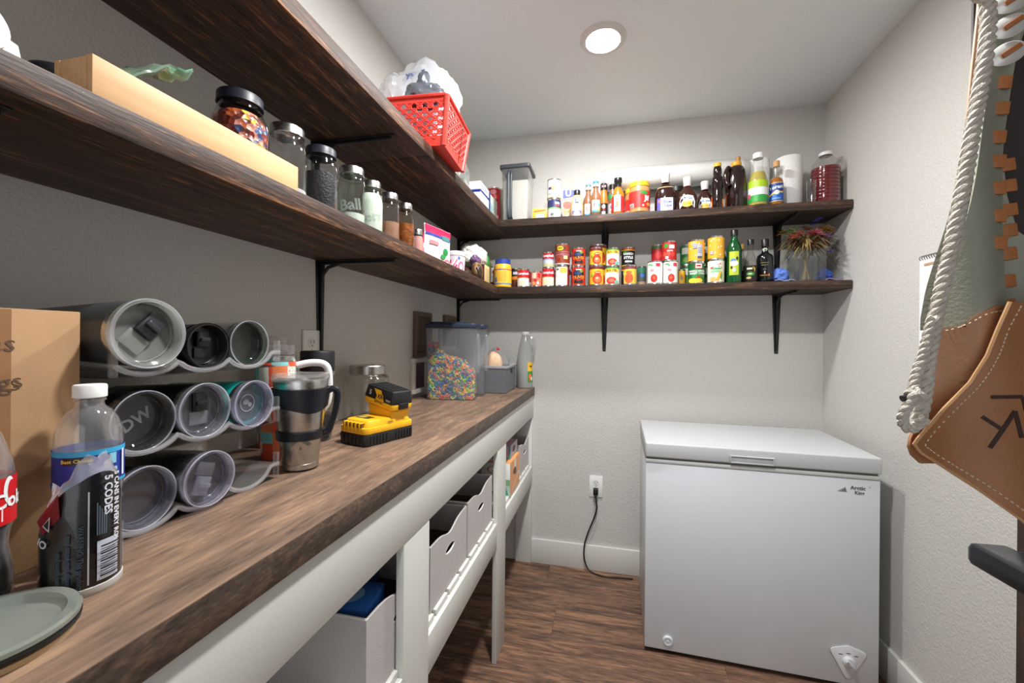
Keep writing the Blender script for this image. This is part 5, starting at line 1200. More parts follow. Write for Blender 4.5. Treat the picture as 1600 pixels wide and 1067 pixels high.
def tumbler(label, y, z, r, col, x1=-.625, L_=.185, lidmat=None, slider=True, slider_col=None, word=None, taper=.74, steel_rim=True, tilt=0.0, closed=False, clip=None, emblem=False):
    """tumbler lying with its lid towards +x; origin at its lid centre's lowest resting line"""
    t = thing('tumbler', label, 'tumbler', (x1, y, z), 0, 'tumblers in the clear rack')
    M0 = Matrix.Rotation(pi / 2, 4, 'Y')
    M0 = Matrix.Translation((0, 0, 0)) @ Matrix.Rotation(-pi / 2, 4, 'Y').inverted() @ Matrix.Rotation(pi, 4, 'Z')
    # local z of the lathe -> world +x
    b = MB(col); b.lathe([(0, -L_), (r * taper * .95, -L_), (r * taper, -L_ + .004), (r * .93, -.045), (r * .95, -.014)], 36, M=M0); b.build('cup_body', t)
    if steel_rim: MB(M_STEEL).lathe([(r * .95, -.0138), (r * .955, -.006), (r * .93, -.004)], 36, M=M0).build('steel_rim', t)
    lm = lidmat or THIN((228, 230, 240), .14, gloss=1.0, rough=.08, haze=.12, name='lid_plastic')
    l = MB(lm); l.lathe([(r * .90, -.012), (r * .98, -.005), (r, -.003), (r, .004), (r * .97, .0055), (r * .90, .0055), (r * .87, .002), (r * .86, -.010), (r * .80, -.012), (0, -.012)], 40, M=M0); LD_ = l.build('lid', t)
    MB(lm).lathe([(r * .80, -.0115), (r * .815, -.009), (r * .83, -.0115)], 40, M=M0).build('inner_ring', LD_)
    RM_ = MB(THIN((236, 236, 246), .1, gloss=1.0, rough=.1, haze=.5, name='lid_rim_plastic') if lidmat is None or not lidmat.name.startswith('paint') else lm); RM_.lathe([(r * .965, .0045), (r * .985, .0068), (r * 1.004, .0045), (r * .985, .003)], 40, M=M0, closed=True); RM_.build('lid_rim', LD_)
    d = MB(P((58, 58, 60), .5, var=.1)); d.lathe([(0, -.030), (r * .86, -.030), (r * .86, -.0295), (0, -.0295)], 32, M=M0); d.build('dark_inside', t)
    if slider:
        sm = MB(slider_col or P((20, 20, 22), .35))
        Ms = Matrix.Rotation(tilt, 4, 'X')
        sm.rbox(-.0118, -.004, -r * .28, r * .28, -r * .05, r * .62, .003, 3, M=Ms)
        sm.rbox(-.004, .001, -r * .22, r * .22, r * .18, r * .34, .002, 3, M=Ms)
        sm.build('slider', LD_, bevel=.001)
        sb = MB(lm); sb.box(-.0118, -.009, -r * .34, r * .34, -r * .55, -r * .08, M=Ms); sb.build('slider_track', LD_, bevel=.001)
    if word:
        wm = MB(); f0, k0 = planemap((-.0112, 0, 0), (0, 1, 0), (0, 0, 1), r, r)
        prints(wm, [('t', word, 0, 0, .55, .5, THIN((226, 228, 232), .3, haze=.3, name='embossed'))], (f0, k0)); wm.build('embossed_word', LD_)
    if emblem:
        eb = MB(THIN((226, 228, 238), .3, haze=.4, name='embossed')); eb.tube([(-.0112, r * .36 * cos(a), r * .36 * sin(a)) for a in [2 * pi * i / 24 for i in range(24)]], .0009, 5, closed=True); eb.build('embossed_ring', LD_)
        eb = MB(THIN((226, 228, 238), .3, haze=.4, name='embossed')); prints(eb, [('e', -.08, .06, .16, .12, THIN((226, 228, 238), .3, haze=.4, name='embossed')), ('e', .12, -.08, .10, .10, THIN((226, 228, 238), .3, haze=.4, name='embossed'))], planemap((-.0112, 0, 0), (0, 1, 0), (0, 0, 1), r, r)); eb.build('embossed_figure', LD_)
    if clip:
        MB(lm).box(-.004, .004, -.010, .010, -r - .004, -r + .003, M=Matrix.Rotation(clip, 4, 'X')).build('lid_tab', LD_, bevel=.001)
    return t
zt = [ZT + .107 * k for k in range(3)]
GREY = P((70, 72, 74), .4, metal=.3, var=.05, name='charcoal_tumbler'); BLK = P((16, 16, 18), .35, var=.05); TEAL = P((30, 158, 150), .35, var=.03); SIL = M_STEEL
CLOUDY = THIN((220, 222, 218), .2, gloss=.9, rough=.15, haze=.4, name='cloudy_lid')
def rest(k, r): return zt[k] + .0056 + r
tumbler('largest charcoal tumbler with a cloudy clear lid, on the top tier', .434, rest(2, .0475) + .007, .0475, GREY, -.612, .21, CLOUDY, True, P((46, 48, 52), .4), tilt=-.75, clip=.6)
tumbler('black-lidded black cup in the middle of the top tier', .529, rest(2, .0365), .0365, BLK, -.625, .17, P((26, 26, 28), .3), True, P((34, 34, 36), .35), steel_rim=False)
tumbler('grey tumbler with a tinted clear lid at the far end of the top tier', .607, rest(2, .0400), .0400, P((84, 82, 78), .4, metal=.3), -.625, .17, THIN((176, 190, 180), .3, gloss=1.0, haze=.05), False)
tumbler('black tumbler with a clear lid embossed DW, near end of the middle tier', .437, rest(1, .0415), .0415, BLK, -.625, .19, THIN((206, 206, 206), .25, gloss=1.0, haze=.03), False, word='DW')
tumbler('dark tumbler with a clear lid and black slider, centre of the middle tier', .523, rest(1, .0425), .0425, BLK, -.622, .185, None, True)
tumbler('teal tumbler with a clear lilac-tinted lid, far end of the middle tier', .608, rest(1, .0405), .0405, TEAL, -.615, .185, THIN((212, 212, 236), .18, gloss=1.0, haze=.16), False, emblem=True)
tumbler('black tumbler with a plain clear lid, near end of the bottom tier', .438, rest(0, .0425), .0425, BLK, -.625, .185, THIN((216, 216, 232), .16, gloss=1.0, haze=.14), False)
tumbler('steel tumbler with a clear flip lid, centre of the bottom tier', .523, rest(0, .0425), .0425, SIL, -.612, .185, THIN((220, 218, 238), .16, gloss=1.0, haze=.16), True, THIN((206, 206, 222), .2, haze=.3), tilt=2.8)

# ---- steel tumbler with a black handle sleeve
t = thing('travel_mug', 'tall brushed steel travel mug in a black handled sleeve on the counter', 'mug', (-.622, .735, ZT), 0)
MB(M_STEEL).lathe([(0, .002), (.032, .002), (.0345, .004), (.0350, .014), (.0346, .0145), (.0350, .0155), (.0505, .165), (.0525, .184), (.0515, .186), (.047, .186), (.045, .17), (0, .17)], 44).build('steel_body', t)
MB(M_CLEAR).lathe([(.0535, .182), (.0545, .186), (.0545, .192), (.052, .196), (.046, .196), (.044, .190), (0, .190)], 40).build('clear_lid', t)
SLV = P((20, 24, 34), .4, var=.05, name='black_rubber')
sl = MB(SLV); n = 44; vs = []
ha = math.atan2(.50, .86)
for (zz, dr) in ((.1665, .0030), (.1665, .0062), (.130, .0050), (.130, .0020)):
    for j in range(n):
        a = 2 * pi * j / n
        z = zz - (.012 * max(0, cos(a - ha + 1.0)) ** 4 if zz < .15 else 0)
        rr = .0350 + .0155 * (z - .0155) / .1495 + dr
        vs.append((rr * cos(a), rr * sin(a), z))
sl.add(vs, [(i * n + j, i * n + (j + 1) % n, ((i + 1) % 4) * n + (j + 1) % n, ((i + 1) % 4) * n + j) for i in range(4) for j in range(n)]); sl.build('upper_sleeve', t)
MB(SLV).lathe([(.0405, .063), (.0450, .0635), (.0465, .080), (.0418, .080)], 44, closed=True).build('lower_ring', t)
hv = Vector((cos(ha), sin(ha), 0))
hd = MB(SLV); hd.tube(smooth_path([tuple(hv * .050 + Vector((0, 0, .158))), tuple(hv * .062 + Vector((0, 0, .163))), tuple(hv * .0705 + Vector((0, 0, .152))), tuple(hv * .067 + Vector((0, 0, .12))), tuple(hv * .058 + Vector((0, 0, .088))), tuple(hv * .052 + Vector((0, 0, .073))), tuple(hv * .042 + Vector((0, 0, .071)))], 5), .0068, 8); hd.build('handle', t)
em = MB(); prints(em, [('p', [(-.6, .34), (-.2, .46), (-.1, .40), (-.45, .30)], (126, 124, 120)), ('p', [(.1, .46), (.5, .34), (.35, .30), (.0, .40)], (126, 124, 120)), ('e', 0, .47, .14, .04, (150, 148, 144)), ('e', 0, .27, .05, .015, (120, 118, 114))], cylmap(.0372, .0155, .12, taper=1.29)); o = em.build('etched_emblem', t); o.rotation_euler = (0, 0, face_cam(-.622, .735))

# ---- patterned tumblers behind the mug
def patmat():
    m, N, L, b = newmat('patchwork_print')
    tc = N.new('ShaderNodeTexCoord'); mp = N.new('ShaderNodeMapping'); mp.inputs['Scale'].default_value = (32, 32, 32)
    L.new(tc.outputs['Object'], mp.inputs[0])
    vo = N.new('ShaderNodeTexVoronoi'); vo.distance = 'CHEBYCHEV'; vo.inputs['Randomness'].default_value = .25; vo.inputs['Scale'].default_value = 1.3
    L.new(mp.outputs[0], vo.inputs['Vector'])
    sp = N.new('ShaderNodeSeparateColor'); L.new(vo.outputs['Color'], sp.inputs[0])
    r = N.new('ShaderNodeValToRGB'); r.color_ramp.interpolation = 'CONSTANT'
    r.color_ramp.elements[0].color = rgb('D8563A'); r.color_ramp.elements[1].position = .3; r.color_ramp.elements[1].color = rgb('7CC8C8')
    for p_, c_ in ((.5, 'E8E0D4'), (.72, '1E2022'), (.84, 'E07A4A')):
        e = r.color_ramp.elements.new(p_); e.color = rgb(c_)
    L.new(sp.outputs[0], r.inputs[0])
    v2 = N.new('ShaderNodeTexVoronoi'); v2.inputs['Scale'].default_value = 9; L.new(mp.outputs[0], v2.inputs['Vector'])
    st = N.new('ShaderNodeMath'); st.operation = 'LESS_THAN'; st.inputs[1].default_value = .28; L.new(v2.outputs['Distance'], st.inputs[0])
    g = N.new('ShaderNodeMath'); g.operation = 'GREATER_THAN'; g.inputs[1].default_value = .55; L.new(sp.outputs[1], g.inputs[0])
    mu = N.new('ShaderNodeMath'); mu.operation = 'MULTIPLY'; L.new(st.outputs[0], mu.inputs[0]); L.new(g.outputs[0], mu.inputs[1])
    mx = N.new('ShaderNodeMix'); mx.data_type = 'RGBA'; L.new(mu.outputs[0], mx.inputs[0]); L.new(r.outputs[0], mx.inputs[6]); mx.inputs[7].default_value = rgb('1A1A1C')
    L.new(mx.outputs[2], b.inputs['Base Color']); b.inputs['Roughness'].default_value = .35
    return m
PAT = patmat()
t = thing('patterned_tumbler', 'patchwork-patterned tumbler with a white handle behind the steel travel mug', 'tumbler', (-.732, .788, ZT), 0)
MB(PAT).lathe([(0, 0), (.028, 0), (.030, .003), (.032, .09), (.0395, .125), (.0405, .210), (.039, .216)], 36).build('printed_body', t)
MB(M_STEEL).lathe([(.039, .2162), (.0400, .219), (.0400, .228), (.037, .230)], 36).build('steel_band', t)
MB(M_CLEAR).lathe([(.036, .2302), (.038, .232), (.038, .252), (.034, .255), (0, .255)], 32).build('clear_lid', t)
hv = Vector((.80, .60, 0))
hb = MB(M_WHITE); hb.tube(smooth_path([tuple(hv * .040 + Vector((0, 0, .206))), tuple(hv * .07 + Vector((0, 0, .212))), tuple(hv * .098 + Vector((0, 0, .208))), tuple(hv * .108 + Vector((0, 0, .185))), tuple(hv * .106 + Vector((0, 0, .12))), tuple(hv * .08 + Vector((0, 0, .09))), tuple(hv * .034 + Vector((0, 0, .085)))], 5), .0085, 10); hb.build('handle', t)
t = thing('patterned_tumbler', 'second patchwork-patterned tumbler taller and nearer the wall, behind the first one', 'tumbler', (-.815, .862, ZT), 0)
MB(PAT).lathe([(0, 0), (.027, 0), (.029, .003), (.037, .15), (.037, .222), (.034, .227)], 36).build('printed_body', t)
MB(M_CLEAR).lathe([(.0345, .2272), (.036, .229), (.036, .272), (.032, .275), (0, .275)], 32).build('clear_lid', t)
# ---- black-lidded bottle behind the mug
t = thing('shaker_bottle', 'clear bottle with a tall black lid behind the steel travel mug', 'bottle', (-.752, .948, ZT), 0)
MB(THIN((190, 192, 196), .25, gloss=1.0, haze=.08)).lathe([(0, .003), (.033, .003), (.036, .006), (.0405, .165), (.040, .178)], 34).build('clear_body', t)
MB(P((40, 40, 44), .5)).lathe([(0, .006), (.031, .006), (.034, .07), (0, .07)], 30).build('dark_contents', t)
MB(THIN((220, 222, 224), .2, haze=.2)).lathe([(.0402, .170), (.0425, .172), (.0425, .180), (.040, .1825)], 34).build('clear_collar', t)
MB(P((24, 25, 30), .5)).lathe([(.0415, .183), (.0422, .185), (.0422, .232), (.040, .236), (0, .236)], 34).build('black_lid', t)
# ---- glass canister
t = thing('glass_canister', 'empty clear glass canister with a brushed steel lid by the left wall', 'canister', (-.786, 1.235, ZT), 0)
MB(THIN((226, 228, 220), .14, gloss=1.0)).lathe([(0, .006), (.063, .006), (.066, .012), (.066, .138), (.060, .146), (.052, .150), (.053, .152), (.063, .148), (.0695, .140), (.0695, .006), (.066, 0), (0, 0)], 44).build('glass_wall', t)
MB(M_STEEL).lathe([(.0535, .1522), (.0575, .153), (.0575, .178), (.055, .181), (0, .181)], 44).build('steel_lid', t)

# ---- battery charger with a battery, and its cord
ch = thing('battery_charger', 'yellow and black power tool battery charger on the counter', 'charger', (-.6036, .9987, ZT), radians(-19))
YEL = P((244, 184, 30), .38, var=.02, name='tool_yellow'); CB = P((26, 26, 28), .5, var=.05)
b = MB(CB); b.rbox(-.053, .053, -.082, .082, 0, .030, .014, 5, rz=.003); BB_ = b.build('black_base', ch)
rb_ = MB(CB)
for k in range(6):
    for s in (-1, 1):
        rb_.box(s * .0535 - .0012, s * .0535 + .0012, -.066 + k * .010, -.061 + k * .010, .004, .026)
        rb_.box(s * .0535 - .0012, s * .0535 + .0012, .016 + k * .010, .021 + k * .010, .004, .026)
for k in range(5): rb_.box(-.034 + k * .015, -.028 + k * .015, -.0835, -.0808, .004, .024)
rb_.build('grip_ribs', BB_)['kind'] = 'stuff'
b = MB(YEL); b.rbox(-.0525, .0525, -.0815, .0815, .0302, .046, .016, 5); b.rbox(-.049, .049, -.076, .078, .0458, .062, .016, 5, top_scale=.90); YS_ = b.build('yellow_shell', ch, bevel=.0015)
for k in range(5): MB(YEL).box(-.033 + k * .0145, -.0265 + k * .0145, -.0825, -.066, .036, .0585).build('vent_fin', YS_, bevel=.001)
v_ = MB(P((120, 84, 10), .6)); v_.box(-.036, .036, -.0805, -.070, .038, .0565); v_.build('vent_recess', ch)
lb = MB(); prints(lb, [('r', -.5, .5, 0, .8, '4A3A18'), ('r', -.4, .1, .15, .65, 'C8B068')], planemap((-.010, -.045, .0623), (1, 0, 0), (0, 1, 0), .05, .03)); lb.build('printed_label', ch); lb = MB(); prints(lb, [('t', 'FAST', 0, .5, .8, '4A3A18')], planemap((.0517, .0, .047), (0, 1, 0), (-.30, 0, 1), .03, .010)); lb.build('printed_label', ch)
b = MB(YEL); b.prism([(-.040, .058), (.045, .058), (.050, .076), (-.050, .092)], -.066, -.006, M=RX); b.build('battery_dock', ch, bevel=.002)
bt = thing('tool_battery', 'black and yellow slide-in tool battery docked on the charger', 'battery', (-.6036, .9987, ZT), radians(-19))
Mb = Matrix.Translation((-.002, .036, .0875)) @ Matrix.Rotation(radians(10), 4, 'Y')
b = MB(YEL); b.rbox(-.058, .058, -.036, .036, .001, .016, .008, 4, M=Mb); b.build('yellow_frame', bt, bevel=.001)
b = MB(CB); b.rbox(-.060, .058, -.0365, .0365, .0162, .050, .008, 4, M=Mb, top_scale=.90); BH_ = b.build('black_housing', bt, bevel=.002)
b = MB(CB)
for k in range(6): b.box(-.044 + k * .015, -.036 + k * .015, -.026, .026, .0502, .0518, M=Mb)
b.build('top_ribs', BH_)['kind'] = 'stuff'
b = MB(CB); b.box(.0575, .0625, -.016, .016, .004, .020, M=Mb); b.build('release_latch', BH_, bevel=.001)
lb = MB()
o_ = Mb @ Vector((0, -.0368, .016)); ux = (Mb.to_3x3() @ Vector((1, 0, 0))); uz = (Mb.to_3x3() @ Vector((0, .10, 1)))
prints(lb, [('p', [(-.12, -.3), (.28, -.3), (.06, .9), (-.2, .9), (-.06, .4)], (244, 184, 30)), ('t', 'XR', .06, .36, .62, 'E8A818'), ('t', 'XR', .058, .36, .5, '1A1A1C'), ('t', '5', -.30, .48, .55, 'C8C8C8'), ('t', 'DEWALT', .06, -.1, .28, '1A1A1C'), ('r', .28, .44, .18, .34, '9A9A9A')], planemap(o_, ux, uz, .11, .032), lay0=.0008)
lb.build('printed_mark', bt)
cc = thing('charger_cord', 'small coil of black charger cord between the travel mug and the charger', 'cord', (-.690, 1.045, ZT), 0)
for k in range(5):
    MB(M_BLACK).tube([((.030 + .002 * k) * cos(a), (.030 + .002 * k) * sin(a), .0045 + .0075 * k + .004 * sin(a * 2 + k)) for a in [2 * pi * i / 20 for i in range(20)]], .0033, 6, closed=True).build('cord_loop', cc)

# ---- wall frames behind the cereal tubs
def frame(label, y0, y1, z0, z1, mat, inner, th=.02, bw=.022):
    t = thing('picture_frame', label, 'frame', (XL, (y0 + y1) / 2, z0), 0)
    w_, h_ = (y1 - y0) / 2, z1 - z0
    for a in ((-w_, w_, 0, bw), (-w_, w_, h_ - bw, h_)): MB(mat).box(.0005, th, a[0], a[1], a[2], a[3]).build('frame_rail', t, bevel=.0012)
    for a in ((-w_, -w_ + bw), (w_ - bw, w_)): MB(mat).box(.0005, th, a[0], a[1], bw + .0003, h_ - bw - .0003).build('frame_rail', t, bevel=.0012)
    MB(inner).box(.0005, .008, -w_ + bw + .0003, w_ - bw - .0003, bw + .0004, h_ - bw - .0004).build('picture', t)
    return t
GREYWOOD = WOOD('weathered_wood', (84, 68, 58), (112, 94, 82), (140, 120, 104), 'Z', 8, 10, .7)
frame('weathered grey-brown wooden frame on the left wall above the white one', 1.722, 1.890, 1.184, 1.393, GREYWOOD, P((98, 82, 72), .7, var=.2))
frame('white frame with a dark picture on the left wall behind the cereal tub', 1.700, 1.850, 1.018, 1.178, P((214, 210, 204), .5), P((88, 58, 66), .5, var=.3), bw=.02)
frame('small weathered frame on the left wall whose top shows above the tubs', 2.066, 2.228, 1.23, 1.396, GREYWOOD, P((98, 82, 72), .7, var=.2))

# ---- cereal tubs
FROST = THIN((226, 232, 240), .08, gloss=.7, rough=.25, haze=.17, name='frosted_tub')
def tub(label, x, y, rz):
    t = thing('cereal_tub', label, 'container', (x, y, ZT), rz, 'tall tubs with navy lids')
    m = MB(FROST); m.rbox(-.108, .108, -.056, .056, 0, .318, .022, 5, top_scale=1.05); m.build('frosted_body', t)
    l = MB(P((34, 44, 66), .4, name='navy_lid')); l.rbox(-.120, .120, -.064, .064, .3182, .340, .024, 5, rz=.004); l.rbox(-.100, .060, -.050, .050, .3402, .347, .02, 5); l.build('navy_lid', t)
    h = MB(FROST); h.tube(smooth_path([(.112, -.004, .285), (.1165, -.004, .27), (.1165, -.004, .15), (.112, -.004, .12)], 4), .010, 8); h.build('grip', t)
    return t
tub('tall frosted tub of coloured cereal loops with a navy lid', -.690, 1.766, radians(9))
tub('second tall frosted tub with a navy lid, empty, behind the cereal one', -.690, 1.898, radians(9))
cer = MB(); rnd = random.Random(5)
CC = [P(c, .7, var=.08) for c in ((240, 92, 96), (250, 150, 80), (248, 208, 96), (150, 210, 80), (66, 146, 176), (92, 100, 150), (54, 120, 150))]
def htop(x): return .252 - (.252 - .112) * (x + .105) / .21 + .012 * sin(x * 40)
def loop_(c, n_, R_=.0082, r_=.0032):
    u = n_.cross(Vector((rnd.uniform(-1, 1), rnd.uniform(-1, 1), rnd.uniform(-1, 1)))).normalized(); w = n_.cross(u).normalized()
    vs, fs, A, B_ = [], [], 9, 5
    for i in range(A):
        a = 2 * pi * i / A; d_ = u * cos(a) + w * sin(a)
        for j in range(B_):
            q = 2 * pi * j / B_; vs.append(c + d_ * (R_ + r_ * cos(q)) + n_ * (r_ * sin(q)))
    for i in range(A):
        for j in range(B_):
            fs.append((i * B_ + j, ((i + 1) % A) * B_ + j, ((i + 1) % A) * B_ + (j + 1) % B_, i * B_ + (j + 1) % B_))
    cer.use(CC[rnd.randrange(7)]); cer.add(vs, fs)
for k in range(600):
    x = rnd.uniform(-.096, .096); z = rnd.uniform(.010, 1.0) * max(.03, htop(x))
    loop_(Vector((x, -.045 + rnd.uniform(-.001, .006), max(z, .012))), Vector((rnd.uniform(-.8, .8), -1, rnd.uniform(-.8, .8))).normalized())
for k in range(300):
    y_ = rnd.uniform(-.04, .04); z = rnd.uniform(.012, .112)
    loop_(Vector((.094 + rnd.uniform(-.005, .001), y_, z)), Vector((1, rnd.uniform(-.8, .8), rnd.uniform(-.8, .8))).normalized())
for k in range(260):
    x = rnd.uniform(-.092, .092); y_ = rnd.uniform(-.04, .04)
    loop_(Vector((x, y_, htop(x) - .002 + rnd.uniform(0, .006))), Vector((rnd.uniform(-.6, .6), rnd.uniform(-.6, .6), 1)).normalized())
for k in range(200):
    x = rnd.uniform(-.094, .094); z = rnd.uniform(.012, 1.0) * htop(x)
    loop_(Vector((x, .042, max(z, .012))), Vector((rnd.uniform(-.6, .6), 1, rnd.uniform(-.6, .6))).normalized())
o = cer.build('cereal_loops'); o.location = (-.690, 1.766, ZT); o.rotation_euler = (0, 0, radians(9))
tag(o, 'ring-shaped cereal in many colours filling the frosted tub', 'cereal', kind='stuff')
core = MB(P((60, 76, 84), .9, var=.3, scale=120)); core.prism([(-.088, .012), (.088, .012), (.088, .104), (-.088, .234)], -.034, .034, M=RX)
o2 = core.build('cereal_loops'); o2.parent = o; o2.name = 'inner_pile'
# ---- grey basket, bread, juice jug
gbk = thing('storage_basket', 'grey plastic storage basket behind the tubs on the counter', 'basket', (-.575, 2.105, ZT), radians(2))
GP = P((112, 114, 120), .5, var=.03, name='grey_plastic')
ww, dd, hh = .078, .118, .138
for (nm, a) in (('side_wall', (ww - .003, ww, -dd, dd)), ('side_wall', (-ww, -ww + .003, -dd, dd)), ('end_wall', (-ww + .0032, ww - .0032, -dd, -dd + .003)), ('end_wall', (-ww + .0032, ww - .0032, dd - .003, dd))):
    MB(GP).box(*a, .004, hh - .014).build(nm, gbk)
MB(GP).box(-ww + .004, ww - .004, -dd + .004, dd - .004, 0, .0038).build('bottom', gbk)
rw = MB(GP)
for k in range(16):
    z = .012 + k * .0064
    rw.box(-ww - .0012, ww + .0012, -dd - .0012, -dd, z, z + .0035); rw.box(ww, ww + .0012, -dd - .0012, dd + .0012, z, z + .0035)
rw.build('woven_ribs', gbk)
rimb = MB(P((150, 151, 154), .45)); rimb.box(-ww - .005, ww + .005, -dd - .005, -dd + .004, hh - .014, hh); rimb.box(-ww - .005, ww + .005, dd - .004, dd + .005, hh - .014, hh); rimb.box(ww - .004, ww + .005, -dd + .0042, dd - .0042, hh - .014, hh); rimb.box(-ww - .005, -ww + .004, -dd + .0042, dd - .0042, hh - .014, hh); rimb.build('rim', gbk, bevel=.002)
MB(P((30, 30, 32), .7)).rbox(ww + .0003, ww + .0022, -.024, .024, hh - .042, hh - .018, .001).build('hand_hole', gbk)
brd = thing('bread_bag', 'loaf in a clear bag with a red tie on the grey basket', 'bread', (-.575, 2.10, ZT + .0045), .1)
crumple('loaf', brd, P((232, 190, 150), .8, var=.1), (-.012, -.015, .125), (.045, .060, .075), 61, .1, 1.5, 3, .02)
crumple('clear_film', brd, THIN((240, 240, 242), .08, gloss=1.0, rough=.1, haze=.12, name='bread_film'), (.0, .01, .130), (.062, .088, .088), 63, .14, 1.8, 4, .09)
MB(P((190, 40, 40), .5)).lathe([(0, 0), (.008, .002), (.010, .010), (.004, .014), (0, .014)], 12, c=(.01, -.02, .208)).build('red_tie', brd)
def jug_extra(t):
    MB(THIN((232, 234, 234), .14, haze=.35)).tube(smooth_path([(.020, -.010, .285), (.040, -.014, .275), (.050, -.016, .235), (.046, -.016, .195), (.036, -.014, .180)], 5), .0085, 8).build('handle', t)
bottle('juice_jug', 'translucent plastic jug with a yellow label at the back end of the counter', 'jug', -.457, 2.276, ZT, [(0, .003), (.040, .002), (.043, .008), (.043, .165), (.042, .19), (.032, .245), (.022, .280), (.018, .288), (.018, .298)], THIN((234, 236, 236), .12, gloss=.7, rough=.15, haze=.6, name='milky_plastic'), capp(.0205, .2985, .315), M_WHITE,
       [(.0433, .035, .110, [('r', .35, 1.3, 0, 1, 'F0C028'), ('r', .35, 1.3, 0, .55, '2E8A3A'), ('e', .7, .3, .2, .13, 'E86A3A'), ('e', .95, .18, .15, .1, 'E8E8E0'), ('e', .6, .12, .12, .08, 'D84A2A'), ('r', .6, 1.0, .76, .84, '8A3A20')], None)], liquid=([(0, .004), (.038, .004), (.0415, .01), (.0415, .105), (0, .105)], THIN((220, 224, 220), .2, haze=.3)), extra=jug_extra)

# ================================================================== UNDER THE COUNTER
FAB = P((196, 190, 188), .95, var=.08, scale=300, bump=.5, bscale=700, name='grey_fabric')
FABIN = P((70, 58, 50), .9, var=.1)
def bin_(label, y0, y1, z0, h, x1=-.437, x0=-.74, hole=True, wave=True):
    t = thing('fabric_bin', label, 'storage bin', ((x0 + x1) / 2, (y0 + y1) / 2, z0), 0, 'grey fabric storage bins')
    hx, hy, th = (x1 - x0) / 2, (y1 - y0) / 2, .005
    # front wall (+x) with an oval hand hole
    m = MB(FAB); N_ = 40; cz, ry_, rz_ = h * .62, .034, .011
    def outer(a):
        c, s = cos(a), sin(a); ex, ez0, ez1 = hy, -cz, h - cz
        tt = min([v for v in ((hy / c if c > 1e-6 else 9), (-hy / c if c < -1e-6 else 9), (ez1 / s if s > 1e-6 else 9), (ez0 / s if s < -1e-6 else 9))])
        y, z = c * tt, cz + s * tt
        if wave and z > h - 1e-4: z -= .020 * math.exp(-(y / .05) ** 2)
        return y, z
    angs = sorted([2 * pi * i / N_ for i in range(N_)] + [math.atan2(sz, sy) % (2 * pi) for sy in (hy, -hy) for sz in (h - cz, -cz)])
    K = len(angs); vs = []
    for xx in (hx, hx - th):
        for a in angs: vs.append((xx, *outer(a)))
        for a in angs: vs.append((xx, ry_ * cos(a), cz + rz_ * sin(a)))
    fs = []
    for i in range(K):
        j = (i + 1) % K
        fs += [(i, j, K + j, K + i)[::-1], (2 * K + i, 2 * K + j, 3 * K + j, 3 * K + i), (i, j, 2 * K + j, 2 * K + i), (K + i, K + j, 3 * K + j, 3 * K + i)]
    m.add(vs, fs, False); FP_ = m.build('front_panel', t)
    MB(FAB).box(-hx, hx - th - .0002, -hy, -hy + th, 0, h).build('side_panel', t); MB(FAB).box(-hx, hx - th - .0002, hy - th, hy, 0, h).build('side_panel', t)
    MB(FAB).box(-hx, -hx + th, -hy + th + .0002, hy - th - .0002, 0, h).build('back_panel', t)
    MB(FABIN).box(-hx + th + .0002, hx - th - .0002, -hy + th + .0002, hy - th - .0002, .001, .006).build('bottom_panel', t)
    tr = MB(P((214, 210, 206), .9)); tr.tube([(hx - th / 2, ry_ * 1.06 * cos(a), cz + rz_ * 1.1 * sin(a)) for a in [2 * pi * i / 24 for i in range(24)]], .003, 6, closed=True); tr.build('hand_hole_trim', FP_)
    for sy in (-1, 1): MB(P((216, 212, 208), .9)).tube([(-hx + .002, sy * (hy - .0025), h), (hx - .002, sy * (hy - .0025), h)], .0028, 6).build('top_binding', t)
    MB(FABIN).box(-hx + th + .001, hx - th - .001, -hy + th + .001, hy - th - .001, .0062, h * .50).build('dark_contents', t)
    return t
ZS = .5665
bin_('grey fabric bin behind the near white post, holding a blue box', .690, .962, ZS, .172)
bin_('grey fabric bin with a hand hole in the middle of the middle bay', .975, 1.250, ZS, .168)
bin_('grey fabric bin beside the far white post', 1.262, 1.545, ZS, .172)
bin_('pale fabric bin at the far end against the back wall', 2.075, 2.296, ZS, .155)
carton('blue_box', 'bright blue carton lying on its side inside the near grey bin', 'box', -.525, .752, ZS + .0875, .13, .09, .085, .15, '2A6AC0', front=[('e', .1, .6, .25, .2, 'A8C8E8'), ('r', -.4, .4, .1, .2, '1E4A90')], top=[('e', .1, .5, .2, .3, '8AB8E0')])
carton('blue_box', 'dark blue carton standing at the back of the near grey bin', 'box', -.60, .870, ZS + .0875, .10, .10, .09, -.1, '284A88')
carton('wipes_box', 'orange and white carton with green leaves on the right bay shelf', 'box', -.492, 1.895, ZS, .135, .20, .145, 0, 'F0EFEC',
       front=[('r', -.5, .5, 0, .32, 'B8CFC4'), ('r', -.5, .5, .32, .5, '8EBB88'), ('p', [(-.5, .05), (-.1, .02), (.3, .0), (-.2, .16)], '2E7A50'), ('p', [(.1, .02), (.45, .02), (.35, .3), (.15, .2)], '2AA07C'), ('e', -.05, .78, .24, .12, 'D85A4A'), ('e', -.05, .78, .20, .10, 'F0EFEC'), ('p', [(-.12, .72), (-.05, .72), (.06, .85), (-.02, .85)], 'D85A4A')],
       right=[('r', -.5, .5, 0, 1, 'F0A468'), ('r', -.1, .1, .55, 1, 'F0E6DC'), ('p', [(-.3, .05), (.3, .3), (.3, .38), (-.3, .2)], 'E8C8A8'), ('e', -.05, .62, .16, .10, '5A4A44'), ('p', [(-.02, .46), (.12, .52), (.1, .64), (-.04, .56)], '2A2424'), ('e', .32, .4, .1, .08, 'E8D8C8')],
       top=[('r', -.5, .5, 0, 1, 'F2A060'), ('r', -.3, .3, .15, .5, 'F0E8E0')])
